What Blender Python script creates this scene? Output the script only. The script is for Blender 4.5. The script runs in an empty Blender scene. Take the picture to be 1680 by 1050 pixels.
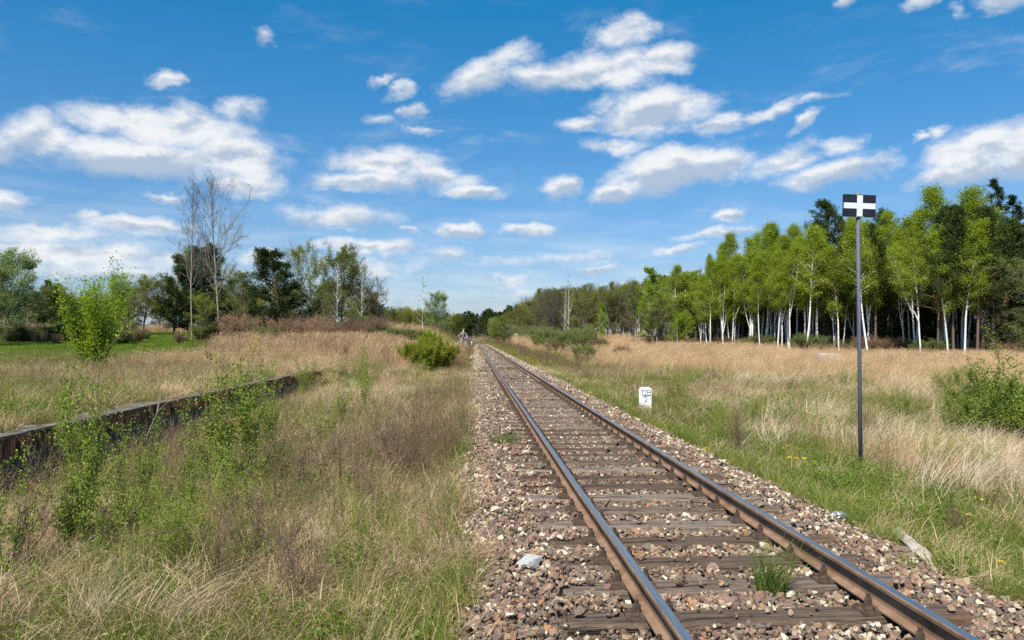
import bpy, bmesh, math, random
import numpy as np
from mathutils import Vector, Matrix
R = math.radians
SC = bpy.context.scene
COL = SC.collection

# ---------------------------------------------------------------- camera, sky, sun, exposure
CAMZ, FPX, HOR = 1.76, 1260.0, 553.0
PITCH = math.atan((HOR - 525.0) / FPX)
cam_d = bpy.data.cameras.new("camera"); cam = bpy.data.objects.new("camera", cam_d); COL.objects.link(cam)
cam_d.sensor_width = 36.0; cam_d.lens = 36.0 * FPX / 1680.0
cam_d.clip_start = 0.05; cam_d.clip_end = 6000
cam.location = (0, 0, CAMZ); cam.rotation_euler = (R(90) + PITCH, 0, 0)
SC.camera = cam
SC.render.engine = 'CYCLES'
SC.view_settings.view_transform = 'Standard'; SC.view_settings.look = 'None'
SC.view_settings.gamma = 1.0; SC.view_settings.exposure = 0.56
SC.cycles.max_bounces = 5; SC.cycles.diffuse_bounces = 3; SC.cycles.transmission_bounces = 4
SC.cycles.use_denoising = False; SC.cycles.glossy_bounces = 2; SC.cycles.caustics_reflective = False; SC.cycles.caustics_refractive = False

SUN_EL, SUN_DIR = R(53), (-0.42, -0.91)          # horizontal direction towards the sun
sun_d = bpy.data.lights.new("sun", 'SUN'); sun = bpy.data.objects.new("sun", sun_d); COL.objects.link(sun)
sun_d.energy = 5.0; sun_d.angle = R(0.55); sun_d.color = (1.0, 0.935, 0.83)
_h = math.hypot(*SUN_DIR)
to_sun = Vector((SUN_DIR[0] / _h * math.cos(SUN_EL), SUN_DIR[1] / _h * math.cos(SUN_EL), math.sin(SUN_EL)))
sun.rotation_euler = to_sun.to_track_quat('Z', 'Y').to_euler()
sun.location = (0, 0, 60)

def px_dir(px, py):
    u = (px - 840.0) / FPX; v = (525.0 - py) / FPX
    c, s = math.cos(PITCH), math.sin(PITCH)
    return Vector((u, c - v * s, s + v * c)).normalized()

def sky_world():
    w = bpy.data.worlds.new("World"); SC.world = w; w.use_nodes = True
    nt = w.node_tree; N = nt.nodes; L = nt.links; N.clear()
    out = N.new('ShaderNodeOutputWorld'); bg = N.new('ShaderNodeBackground'); L.new(bg.outputs[0], out.inputs[0])
    bg.inputs[1].default_value = 0.066
    sky = N.new('ShaderNodeTexSky'); sky.sky_type = 'NISHITA'; sky.sun_disc = False
    sky.sun_elevation = SUN_EL; sky.sun_rotation = math.atan2(SUN_DIR[0], SUN_DIR[1])
    sky.altitude = 200; sky.air_density = 1.0; sky.dust_density = 0.6; sky.ozone_density = 2.2
    def M(op, a, b=None, c=None, clamp=False):
        n = N.new('ShaderNodeMath'); n.operation = op; n.use_clamp = clamp
        for i, v in enumerate((a, b, c)):
            if v is None: continue
            if isinstance(v, (int, float)): n.inputs[i].default_value = v
            else: L.new(v, n.inputs[i])
        return n.outputs[0]
    def MR(v, a, b, c, d, smooth=True):
        n = N.new('ShaderNodeMapRange'); n.interpolation_type = 'SMOOTHSTEP' if smooth else 'LINEAR'
        L.new(v, n.inputs[0])
        for i, q in enumerate((a, b, c, d)): n.inputs[i + 1].default_value = q
        return n.outputs[0]
    tc = N.new('ShaderNodeTexCoord'); sp = N.new('ShaderNodeSeparateXYZ'); L.new(tc.outputs['Generated'], sp.inputs[0])
    az = M('ARCTAN2', sp.outputs[0], sp.outputs[1]); el = M('ARCSINE', sp.outputs[2])
    cb = N.new('ShaderNodeCombineXYZ'); L.new(az, cb.inputs[0]); L.new(el, cb.inputs[1])
    P = cb.outputs[0]
    def noise(vec, scale, detail, rough, col=False, dist=0.0, sy=1.0):
        mp = N.new('ShaderNodeMapping'); mp.inputs['Scale'].default_value = (1, sy, 1); L.new(vec, mp.inputs[0])
        n = N.new('ShaderNodeTexNoise'); n.inputs['Scale'].default_value = scale; n.inputs['Detail'].default_value = detail
        n.inputs['Roughness'].default_value = rough; n.inputs['Distortion'].default_value = dist
        L.new(mp.outputs[0], n.inputs['Vector']); return n.outputs['Color' if col else 'Fac']
    wn = noise(P, 9.0, 9, 0.66, True, sy=1.5)
    ws = N.new('ShaderNodeVectorMath'); ws.operation = 'SUBTRACT'; L.new(wn, ws.inputs[0]); ws.inputs[1].default_value = (.5, .5, .5)
    wm = N.new('ShaderNodeVectorMath'); wm.operation = 'MULTIPLY_ADD'; L.new(ws.outputs[0], wm.inputs[0])
    wm.inputs[1].default_value = (0.085, 0.050, 0); L.new(P, wm.inputs[2])
    PW = wm.outputs[0]
    blobs = [  # px, py, rx, ry, tilt (deg, + = rises to the right), weight
     (60,215,78,44,0,1),(-30,235,80,42,0,1),(250,195,140,34,0,.85),(300,215,120,42,0,.9),(395,178,45,24,0,.6),(230,258,150,38,0,1.1),(385,262,95,40,-10,1),
     (405,298,68,20,0,.9),(640,264,112,28,0,.95),(600,295,110,22,0,1),(775,318,52,15,-10,.9),(720,285,70,26,-15,.9),
     (920,306,34,21,25,1),(268,125,20,12,0,.75),(433,62,16,14,0,.6),(655,143,22,13,40,.7),(626,130,17,10,25,.6),(682,178,24,14,20,.75),(638,195,30,10,-10,.55),(688,211,26,9,0,.65),
     (780,130,75,28,25,.8),(840,95,45,20,20,.6),(900,125,85,26,5,.85),(990,112,110,38,5,1.05),(1090,95,58,32,0,1),(1015,58,68,26,25,.8),
     (1065,180,105,44,0,1.1),(1160,198,52,22,0,.9),(1015,238,58,14,0,.7),(955,205,40,12,10,.8),
     (1085,283,92,40,15,1.15),(1015,313,55,18,15,1),(1170,270,80,30,0,.9),(1290,262,75,26,28,.8),(1380,240,40,16,10,.7),(1370,285,105,26,18,.9),
     (1255,180,65,13,18,.55),(1315,204,32,9,40,.6),(1350,163,38,7,10,.4),
     (1610,250,125,42,25,1),(1580,283,120,22,5,.95),(1700,240,90,60,20,1.1),(1540,216,20,10,20,.6),(1515,224,14,6,20,.6),
     (1508,4,32,15,0,.8),(1562,22,12,13,60,.5),(1650,3,66,20,0,.85),(1392,0,26,14,20,.75),
     (1193,355,27,12,8,.85),(1185,382,70,10,3,.75),(1112,407,55,8,3,.6),
     (555,355,100,24,0,.75),(672,375,19,9,0,.7),(757,378,44,13,0,.95),(870,377,54,12,0,.75),
     (600,406,85,15,3,.85),(645,410,32,16,30,.8),(725,420,55,14,0,.45),(972,447,36,11,3,.75),(900,425,130,14,0,.42),(840,463,50,10,0,.5),(600,440,150,16,0,.38),
     (80,382,130,22,0,.75),(230,372,110,20,0,.8),(130,415,260,26,0,.72),(180,445,240,18,0,.5),(277,327,30,12,0,.8),(15,327,55,20,0,.75),(140,352,34,12,0,.6),(435,425,45,14,0,.6),
     (900,485,170,12,0,.3)]
    F = T = None
    for (bx, by, rx, ry, tilt, wt) in blobs:
        d = px_dir(bx, by); a0, e0 = math.atan2(d.x, d.y), math.asin(d.z)
        d1 = px_dir(bx + rx, by); d2 = px_dir(bx, by - ry)
        ra = abs(math.atan2(d1.x, d1.y) - a0) * 1.12; re = abs(math.asin(d2.z) - e0) * 1.12
        mp = N.new('ShaderNodeMapping'); mp.vector_type = 'TEXTURE'; L.new(PW, mp.inputs[0])
        mp.inputs['Location'].default_value = (a0, e0, 0); mp.inputs['Rotation'].default_value = (0, 0, R(tilt * .6))
        mp.inputs['Scale'].default_value = (ra, re, 1)
        ln = N.new('ShaderNodeVectorMath'); ln.operation = 'LENGTH'; L.new(mp.outputs[0], ln.inputs[0])
        f = M('MULTIPLY_ADD', ln.outputs['Value'], -wt, wt)
        # the same puff seen a little lower: what is lit from above
        ad = N.new('ShaderNodeVectorMath'); ad.operation = 'DISTANCE'; L.new(mp.outputs[0], ad.inputs[0]); ad.inputs[1].default_value = (-0.12, 0.75, 0)
        g = M('MULTIPLY_ADD', ad.outputs['Value'], -wt, wt)
        if F is None: F, T = f, g
        else: F = M('MAXIMUM', F, f); T = M('MAXIMUM', T, g)
    n1 = noise(P, 13.0, 9, 0.66, dist=0.25, sy=1.6)
    up = N.new('ShaderNodeVectorMath'); up.operation = 'ADD'; L.new(P, up.inputs[0]); up.inputs[1].default_value = (-0.006, 0.014, 0)
    n1u = noise(up.outputs[0], 13.0, 5, 0.6, dist=0.25, sy=1.6)
    Fe = M('MULTIPLY_ADD', n1, 1.5, M('ADD', F, -0.72))
    dens = MR(Fe, -0.10, 0.70, 0, 1)
    wisp = M('MULTIPLY', MR(noise(P, 5.0, 9, 0.66, dist=0.3, sy=3.0), 0.50, 0.82, 0, 1), MR(el, 0.0, 0.5, 0.75, 0.22))
    low = M('MULTIPLY', MR(noise(P, 7.0, 4, 0.55, sy=7.0), 0.34, 0.74, 0.08, .6), MR(el, 0.0, 0.24, 1, 0))
    dens = M('MAXIMUM', M('MAXIMUM', dens, wisp), low, clamp=True)
    lit = MR(M('MULTIPLY_ADD', M('SUBTRACT', n1, n1u), 1.8, M('SUBTRACT', T, M('MULTIPLY', F, .75))), -0.58, 0.17, 0, 1)
    cr = N.new('ShaderNodeMix'); cr.data_type = 'RGBA'; L.new(lit, cr.inputs[0])
    cr.inputs[6].default_value = (4.7, 5.75, 7.2, 1); cr.inputs[7].default_value = (9.6, 9.7, 9.8, 1)
    # clear-sky colour: Nishita, with the deeper blue of the polarised photograph higher up
    tint = N.new('ShaderNodeMix'); tint.data_type = 'RGBA'; L.new(MR(el, 0.0, 0.46, 0, 1, False), tint.inputs[0])
    tint.inputs[6].default_value = (0.90, 0.93, 1.16, 1); tint.inputs[7].default_value = (0.08, 1.14, 1.56, 1)
    mul = N.new('ShaderNodeMix'); mul.data_type = 'RGBA'; mul.blend_type = 'MULTIPLY'; mul.inputs[0].default_value = 1
    L.new(sky.outputs[0], mul.inputs[6]); L.new(tint.outputs[2], mul.inputs[7])
    mx = N.new('ShaderNodeMix'); mx.data_type = 'RGBA'; L.new(M('MULTIPLY', dens, .95), mx.inputs[0])
    L.new(mul.outputs[2], mx.inputs[6]); L.new(cr.outputs[2], mx.inputs[7])
    L.new(mx.outputs[2], bg.inputs[0])
    w.cycles.sampling_method = 'MANUAL'; w.cycles.sample_map_resolution = 512
sky_world()

# ---------------------------------------------------------------- helpers
def tag(o, label=None, cat=None, group=None, kind=None):
    if label: o['label'] = label
    if cat: o['category'] = cat
    if group: o['group'] = group
    if kind: o['kind'] = kind
    return o

class MB:
    """collects vertices, quads and triangles; build() links them as ONE mesh object"""
    def __init__(s): s.v = []; s.q = []; s.t = []; s.n = 0
    def add(s, v, q=None, t=None, mi=0):
        v = np.asarray(v, dtype=np.float32).reshape(-1, 3)
        if q is not None and len(q): s.q.append((np.asarray(q, dtype=np.int32).reshape(-1, 4) + s.n, mi))
        if t is not None and len(t): s.t.append((np.asarray(t, dtype=np.int32).reshape(-1, 3) + s.n, mi))
        s.v.append(v); s.n += len(v)
    def mesh(s, name, mats, smooth=False):
        me = bpy.data.meshes.new(name)
        V = np.concatenate(s.v)
        Q = np.concatenate([a for a, _ in s.q]) if s.q else np.zeros((0, 4), np.int32)
        T = np.concatenate([a for a, _ in s.t]) if s.t else np.zeros((0, 3), np.int32)
        mi = np.concatenate([np.full(len(a), m, np.int32) for a, m in s.q + s.t])
        me.vertices.add(len(V)); me.vertices.foreach_set('co', V.ravel())
        me.loops.add(Q.size + T.size); me.loops.foreach_set('vertex_index', np.concatenate([Q.ravel(), T.ravel()]))
        st = np.concatenate([np.arange(len(Q)) * 4, Q.size + np.arange(len(T)) * 3]).astype(np.int32)
        me.polygons.add(len(st)); me.polygons.foreach_set('loop_start', st)
        me.polygons.foreach_set('material_index', mi)
        me.polygons.foreach_set('use_smooth', np.full(len(st), bool(smooth)))
        for m in mats: me.materials.append(m)
        me.update(calc_edges=True); me.validate()
        return me
    def build(s, name, mats, parent=None, smooth=False):
        o = bpy.data.objects.new(name, s.mesh(name, mats, smooth)); COL.objects.link(o)
        if parent: o.parent = parent
        return o

BOXQ = [(0,3,2,1),(4,5,6,7),(0,1,5,4),(1,2,6,5),(2,3,7,6),(3,0,4,7)]
def box(mb, c, s, rz=0.0, mi=0, mtx=None, taper=1.0):
    x, y, z = s[0] / 2, s[1] / 2, s[2] / 2
    v = np.array([(-x,-y,-z),(x,-y,-z),(x,y,-z),(-x,y,-z),(-x*taper,-y*taper,z),(x*taper,-y*taper,z),(x*taper,y*taper,z),(-x*taper,y*taper,z)])
    if mtx is not None: v = v @ np.array(mtx.to_3x3()).T
    if rz:
        c_, s_ = math.cos(rz), math.sin(rz); v = v @ np.array([[c_,-s_,0],[s_,c_,0],[0,0,1]]).T
    mb.add(v + np.array(c), BOXQ, mi=mi)

def tube(mb, pts, rad, sides=5, mi=0, cap=False):
    P = np.asarray(pts, float); n = len(P)
    T = np.gradient(P, axis=0); T /= (np.linalg.norm(T, axis=1)[:, None] + 1e-9)
    ref = np.array([1.0, 0, 0]) if abs(T[0][0]) < 0.8 else np.array([0, 1.0, 0])
    A = np.cross(T, ref); A /= (np.linalg.norm(A, axis=1)[:, None] + 1e-9); B = np.cross(T, A)
    ang = np.arange(sides) * 2 * math.pi / sides
    r = np.broadcast_to(np.asarray(rad, float), (n,))
    V = P[:, None, :] + r[:, None, None] * (np.cos(ang)[None, :, None] * A[:, None, :] + np.sin(ang)[None, :, None] * B[:, None, :])
    i = np.arange(n - 1)[:, None] * sides; j = np.arange(sides)[None, :]; k = (j + 1) % sides
    q = np.stack([i + j, i + k, i + sides + k, i + sides + j], -1).reshape(-1, 4)
    t = None
    V = V.reshape(-1, 3)
    if cap:
        V = np.vstack([V, P[0], P[-1]]); c0 = n * sides
        t = [(c0, (a + 1) % sides, a) for a in range(sides)] + [(c0 + 1, (n - 1) * sides + a, (n - 1) * sides + (a + 1) % sides) for a in range(sides)]
    mb.add(V, q, t, mi)

def leaves(mb, rs, C, ln, wd, mi=0, up=0.35, axis=None, fold=True):
    """one small folded rhombus (4 verts) per centre"""
    n = len(C)
    if n == 0: return
    C = np.asarray(C, float)
    a = rs.normal(size=(n, 3)) if axis is None else axis + rs.normal(size=(n, 3)) * .35
    a /= np.linalg.norm(a, axis=1)[:, None] + 1e-9
    nrm = rs.normal(size=(n, 3)); nrm[:, 2] = np.abs(nrm[:, 2]) + up
    b = np.cross(nrm, a); b /= np.linalg.norm(b, axis=1)[:, None] + 1e-9
    s = rs.uniform(.65, 1.3, n)[:, None]
    c = np.cross(a, b) * wd * .15 * s
    V = np.stack([C - a * ln / 2 * s, C + b * wd / 2 * s + c, C + a * ln / 2 * s, C - b * wd / 2 * s + c], 1).reshape(-1, 3)
    mb.add(V, np.arange(n * 4).reshape(n, 4), mi=mi)

def blades(mb, rs, base, h, w, lean, bend, mi=0, wind=(0, 0), levels=(0, .38, .74, 1.0)):
    """curved tapering grass blades"""
    n = len(base); base = np.asarray(base, float)
    h = np.broadcast_to(h, (n,)); w = np.broadcast_to(w, (n,)); lean = np.broadcast_to(lean, (n,)); bend = np.broadcast_to(bend, (n,))
    az = rs.uniform(0, 2 * math.pi, n); d = np.stack([np.cos(az), np.sin(az), 0 * az], 1)
    wv = np.array([wind[0], wind[1], 0.0])
    side = rs.uniform(0, 2 * math.pi, n); sd = np.stack([np.cos(side), np.sin(side), 0 * az], 1)
    V = []
    for s in levels:
        hor = d * (lean * s + bend * s * s)[:, None] + wv * (s * s)
        up = np.sqrt(np.clip(1 - (lean * s * .6 + bend * s * s * .55) ** 2, .03, 1)) * s
        p = base + hor * h[:, None] + np.array([0, 0, 1.0]) * (h * up)[:, None]
        ww = (w * (1.0 - .9 * s ** 1.6) / 2)[:, None]
        V += [p - sd * ww, p + sd * ww]
    k = len(levels); V = np.stack(V, 1).reshape(-1, 3)
    i = np.arange(n)[:, None] * (2 * k); qs = [np.concatenate([i + 2 * j, i + 2 * j + 1, i + 2 * j + 3, i + 2 * j + 2], 1) for j in range(k - 1)]
    mb.add(V, np.concatenate(qs), mi=mi)

def empty(name, loc, rz=0.0, label=None, cat=None, group=None):
    o = bpy.data.objects.new(name, None); COL.objects.link(o); o.location = loc; o.rotation_euler = (0, 0, rz)
    o.empty_display_size = 0.2
    return tag(o, label, cat, group)

def copy_tree(o, parent=None):
    c = o.copy(); COL.objects.link(c); c.parent = parent
    for ch in list(o.children): copy_tree(ch, c)
    return c

# ---------------------------------------------------------------- materials
class NT:
    def __init__(s, name):
        s.m = bpy.data.materials.new(name); s.m.use_nodes = True; s.t = s.m.node_tree; s.N = s.t.nodes; s.N.clear()
        s.out = s.N.new('ShaderNodeOutputMaterial')
    def link(s, a, b): s.t.links.new(a, b)
    def put(s, v, sock):
        if isinstance(v, (int, float)): sock.default_value = v
        elif isinstance(v, (tuple, list)):
            sock.default_value = tuple(v) + (1.0,) if len(v) == 3 and sock.type == 'RGBA' else tuple(v)
        else: s.link(v, sock)
    def math(s, op, a, b=None, c=None, clamp=False):
        n = s.N.new('ShaderNodeMath'); n.operation = op; n.use_clamp = clamp
        for i, v in enumerate((a, b, c)):
            if v is not None: s.put(v, n.inputs[i])
        return n.outputs[0]
    def mix(s, f, a, b, mode='MIX'):
        n = s.N.new('ShaderNodeMix'); n.data_type = 'RGBA'; n.blend_type = mode
        s.put(f, n.inputs[0]); s.put(a, n.inputs[6]); s.put(b, n.inputs[7]); return n.outputs[2]
    def mr(s, v, a, b, c=0, d=1):
        n = s.N.new('ShaderNodeMapRange'); s.put(v, n.inputs[0])
        for i, q in enumerate((a, b, c, d)): n.inputs[i + 1].default_value = q
        return n.outputs[0]
    def coord(s, kind='Object', scale=None):
        n = s.N.new('ShaderNodeTexCoord'); o = n.outputs[kind]
        if scale:
            m = s.N.new('ShaderNodeMapping'); m.inputs['Scale'].default_value = scale; s.link(o, m.inputs[0]); o = m.outputs[0]
        return o
    def pos(s): return s.N.new('ShaderNodeNewGeometry').outputs['Position']
    def noise(s, vec, sc, det=4, ro=.55, out='Fac'):
        n = s.N.new('ShaderNodeTexNoise'); n.inputs['Scale'].default_value = sc; n.inputs['Detail'].default_value = det
        n.inputs['Roughness'].default_value = ro
        if vec is not None: s.link(vec, n.inputs['Vector'])
        return n.outputs[out]
    def voro(s, vec, sc, out='Color', feat='F1'):
        n = s.N.new('ShaderNodeTexVoronoi'); n.inputs['Scale'].default_value = sc; n.feature = feat; s.link(vec, n.inputs['Vector']); return n.outputs[out]
    def ramp(s, f, stops, interp='LINEAR'):
        n = s.N.new('ShaderNodeValToRGB'); n.color_ramp.interpolation = interp
        e = n.color_ramp.elements
        while len(e) < len(stops): e.new(0.5)
        for i, (p, c) in enumerate(stops): e[i].position = p; e[i].color = tuple(c) + (1,)
        s.put(f, n.inputs[0]); return n.outputs[0]
    def rnd(s): return s.N.new('ShaderNodeObjectInfo').outputs['Random']
    def island(s): return s.N.new('ShaderNodeNewGeometry').outputs['Random Per Island']
    def bump(s, h, strength=.4, dist=.02):
        n = s.N.new('ShaderNodeBump'); n.inputs['Strength'].default_value = strength; n.inputs['Distance'].default_value = dist
        s.put(h, n.inputs['Height']); return n.outputs[0]
    def principled(s, col, rough=.8, metal=0.0, spec=.3, normal=None):
        n = s.N.new('ShaderNodeBsdfPrincipled'); s.put(col, n.inputs['Base Color']); s.put(rough, n.inputs['Roughness'])
        s.put(metal, n.inputs['Metallic']); n.inputs['Specular IOR Level'].default_value = spec
        if normal is not None: s.link(normal, n.inputs['Normal'])
        s.link(n.outputs[0], s.out.inputs[0]); return n
    def leafy(s, col, tr=.35, gloss=.0):
        d = s.N.new('ShaderNodeBsdfDiffuse'); s.put(col, d.inputs[0]); t = s.N.new('ShaderNodeBsdfTranslucent')
        s.put(s.mix(1.0, col, (1.15, 1.25, .65), 'MULTIPLY'), t.inputs[0])
        m = s.N.new('ShaderNodeMixShader'); m.inputs[0].default_value = tr; s.link(d.outputs[0], m.inputs[1]); s.link(t.outputs[0], m.inputs[2])
        s.link(m.outputs[0], s.out.inputs[0])

def leaf_mat(name, c1, c2, tr=.35, extra=None, isl=.8, big=0.0):
    """leaf colour varies from leaf to leaf, from plant to plant and in broad patches"""
    a = NT(name); f = a.math('MULTIPLY_ADD', a.island(), isl, a.math('MULTIPLY', a.rnd(), 1 - isl))
    col = a.mix(f, c1, c2)
    if extra: col = a.mix(a.math('GREATER_THAN', a.math('FRACT', a.math('MULTIPLY', a.island(), 17.3)), 1 - extra[0]), col, extra[1])
    if big:
        col = a.mix(1.0, col, a.mix(a.mr(a.noise(a.pos(), .35, 3), .35, .65), (1 - big, 1 - big, 1 - big), (1 + big, 1 + big, 1 + big)), 'MULTIPLY')
    a.leafy(col, tr); return a.m

MAT = {}
MAT['birch_leaf'] = leaf_mat('birch leaf', (.19, .25, .02), (.36, .42, .055), .42, isl=.55)
MAT['bright_leaf'] = leaf_mat('bright leaf', (.17, .26, .018), (.32, .42, .045), .4)
MAT['yellow_leaf'] = leaf_mat('yellow green leaf', (.19, .21, .025), (.35, .36, .06), .4)
MAT['olive_leaf'] = leaf_mat('olive leaf', (.13, .155, .05), (.26, .28, .10), .35, isl=.6)
MAT['grey_leaf'] = leaf_mat('pale willow leaf', (.19, .25, .09), (.31, .38, .16), .35)
MAT['oak_leaf'] = leaf_mat('mixed leaf', (.09, .13, .02), (.19, .23, .03), .35, extra=(.18, (.22, .13, .04)))
MAT['needle'] = leaf_mat('pine needle', (.028, .048, .016), (.085, .115, .03), .12)
MAT['needle_dark'] = leaf_mat('spruce needle', (.018, .034, .012), (.05, .08, .025), .08)
MAT['shrub_leaf'] = leaf_mat('shrub leaf', (.13, .18, .025), (.31, .37, .08), .36)
MAT['shrub_leaf_dark'] = leaf_mat('glossy shrub leaf', (.10, .15, .022), (.24, .32, .06), .36)
MAT['windstraw'] = leaf_mat('bleached straw', (.40, .29, .18), (.82, .68, .50), .1, isl=.7)
MAT['stalk_green'] = leaf_mat('olive stalk', (.13, .14, .03), (.30, .31, .08), .3)
MAT['blossom'] = leaf_mat('blossom', (.55, .52, .42), (.78, .76, .68), .3)
MAT['grass'] = leaf_mat('grass', (.08, .10, .017), (.26, .28, .055), .26, extra=(.20, (.52, .39, .19)), isl=.6, big=.25)
MAT['grass_lush'] = leaf_mat('lush grass', (.075, .125, .018), (.22, .29, .05), .32, isl=.6, big=.2)
MAT['meadow'] = leaf_mat('meadow grass', (.11, .17, .025), (.23, .30, .05), .35, isl=.5, big=.15)
MAT['straw'] = leaf_mat('straw', (.26, .175, .085), (.66, .49, .285), .12, isl=.7, big=.2)
MAT['straw_red'] = leaf_mat('reed straw', (.36, .225, .12), (.70, .49, .30), .15, isl=.65, big=.18)
MAT['thatch'] = leaf_mat('thatch', (.17, .105, .05), (.76, .575, .36), .06, isl=.8, big=.2)
MAT['weed'] = leaf_mat('dead weed', (.085, .050, .032), (.29, .195, .125), .1, isl=.7)
MAT['redtwig'] = leaf_mat('red twig', (.16, .085, .05), (.40, .26, .165), .05, isl=.6)

def twig_mat(name, c1, c2):
    a = NT(name); a.principled(a.mix(a.noise(a.coord(), 7, 3), c1, c2), .85, spec=.15); return a.m
MAT['twig_grey'] = twig_mat('grey twig', (.11, .09, .075), (.21, .175, .15))
MAT['twig_brown'] = twig_mat('brown twig', (.11, .07, .05), (.24, .16, .11))
MAT['twig_green'] = twig_mat('green stem', (.20, .20, .05), (.33, .29, .10))
MAT['bare_bark'] = twig_mat('pale grey bark', (.18, .15, .125), (.40, .36, .31))
MAT['bark_dark'] = twig_mat('dark bark', (.05, .04, .035), (.13, .105, .09))
MAT['bark_brown'] = twig_mat('brown bark', (.10, .075, .055), (.22, .17, .13))
def birch_bark():
    a = NT('birch bark'); c = a.coord('Object', (1, 1, 3.2)); n = a.noise(c, 2.6, 5, .7)
    n2 = a.noise(a.coord('Object', (.6, .6, 9)), 3, 3, .6)
    m = a.math('MAXIMUM', a.mr(n, .60, .66), a.mr(n2, .63, .68))
    a.principled(a.mix(m, (.80, .76, .70), (.07, .06, .05)), .7, spec=.3, normal=a.bump(n2, .4, .01)); return a.m
MAT['birch_bark'] = birch_bark()
def pine_bark():
    a = NT('pine bark'); h = a.N.new('ShaderNodeSeparateXYZ'); a.link(a.coord(), h.inputs[0])
    f = a.mr(h.outputs[2], 3, 9); n = a.noise(a.coord('Object', (1, 1, .4)), 9, 4, .6)
    a.principled(a.mix(n, a.mix(f, (.06, .045, .035), (.22, .10, .045)), a.mix(f, (.20, .15, .12), (.42, .22, .11))), .9, normal=a.bump(n, .6, .03)); return a.m
MAT['pine_bark'] = pine_bark()

def ground_mat():
    a = NT('ground soil and thatch'); p = a.pos()
    g = a.N.new('ShaderNodeAttribute'); g.attribute_name = 'zone'; sp = a.N.new('ShaderNodeSeparateColor'); a.link(g.outputs['Color'], sp.inputs[0])
    n = a.noise(p, 1.3, 6, .65); nf = a.noise(p, 22, 5, .7)
    dry = a.mix(a.mr(nf, .3, .7), (.075, .048, .028), (.38, .275, .155))
    grn = a.mix(a.mr(nf, .3, .7), (.03, .04, .01), (.13, .155, .035))
    soil = a.mix(nf, (.05, .038, .028), (.17, .13, .10))
    gf = a.math('ADD', sp.outputs[0], a.math('MULTIPLY_ADD', n, 1.0, -.5), clamp=True)
    c = a.mix(a.mr(gf, .35, .65), dry, grn)
    c = a.mix(sp.outputs[1], c, soil)
    # fines below the ballast
    cell = a.voro(p, 30, 'Color'); cs = a.N.new('ShaderNodeSeparateColor'); a.link(cell, cs.inputs[0])
    bal = a.ramp(cs.outputs[0], [(0, (.10, .08, .07)), (.35, (.20, .155, .13)), (.6, (.27, .19, .14)), (.8, (.32, .28, .25)), (1, (.5, .47, .43))])
    bal = a.mix(a.mr(nf, .35, .6, .2, .75), bal, (.10, .085, .075))
    c = a.mix(sp.outputs[2], c, bal)
    a.principled(c, .95, spec=.1, normal=a.bump(nf, .8, .05)); return a.m
MAT['ground'] = ground_mat()

def stone_mat(name, stops):
    a = NT(name); c = a.coord(); n = a.noise(c, 3.0, 5, .65)
    col = a.mix(1, a.ramp(a.rnd(), stops, 'CONSTANT'), (1.22, 1.12, .97), 'MULTIPLY')
    col = a.mix(a.mr(n, .3, .7), a.mix(1, col, (.62, .60, .58), 'MULTIPLY'), a.mix(1, col, (1.22, 1.2, 1.16), 'MULTIPLY'))
    col = a.mix(a.mr(a.noise(c, 1.1, 2), .58, .74, 0, .35), col, (.30, .20, .13))
    a.principled(col, .82, spec=.25, normal=a.bump(n, .5, .1)); return a.m
MAT['stone'] = stone_mat('ballast stone', [(0, (.19, .145, .125)), (.14, (.15, .12, .115)), (.26, (.25, .20, .165)), (.38, (.21, .155, .15)), (.48, (.30, .225, .175)),
    (.58, (.17, .155, .145)), (.66, (.34, .25, .19)), (.74, (.30, .20, .14)), (.79, (.26, .165, .14)), (.86, (.42, .36, .30)), (.92, (.62, .58, .53)), (.97, (.40, .22, .14))])
MAT['pale_stone'] = stone_mat('pale limestone', [(0, (.54, .50, .44)), (.4, (.66, .62, .56)), (.6, (.40, .35, .29)), (.82, (.56, .49, .40))])

def wood_mat():
    a = NT('weathered sleeper wood'); c = a.coord('Object', (.8, 9, 9)); n = a.noise(c, 3.2, 7, .68); n2 = a.noise(a.coord('Object', (.5, 1, 1)), 2.3, 3)
    cr = a.mr(a.noise(a.coord('Object', (.35, 16, 6)), 2.6, 4, .6), .34, .46, 0, 1)
    base = a.mix(a.rnd(), (.115, .08, .058), (.26, .215, .18))
    col = a.mix(a.mr(n, .25, .75), a.mix(1, base, (.45, .42, .40), 'MULTIPLY'), a.mix(1, base, (1.35, 1.3, 1.25), 'MULTIPLY'))
    rust = a.math('MULTIPLY', a.mr(n2, .54, .72), a.mr(a.noise(a.pos(), .9, 2), .52, .68))
    col = a.mix(a.math('MULTIPLY', rust, .75), col, (.27, .115, .04))
    col = a.mix(cr, (.028, .022, .018), col)
    a.principled(col, .88, spec=.15, normal=a.bump(a.math('MULTIPLY', n, cr), .9, .03)); return a.m
MAT['wood'] = wood_mat()

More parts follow.
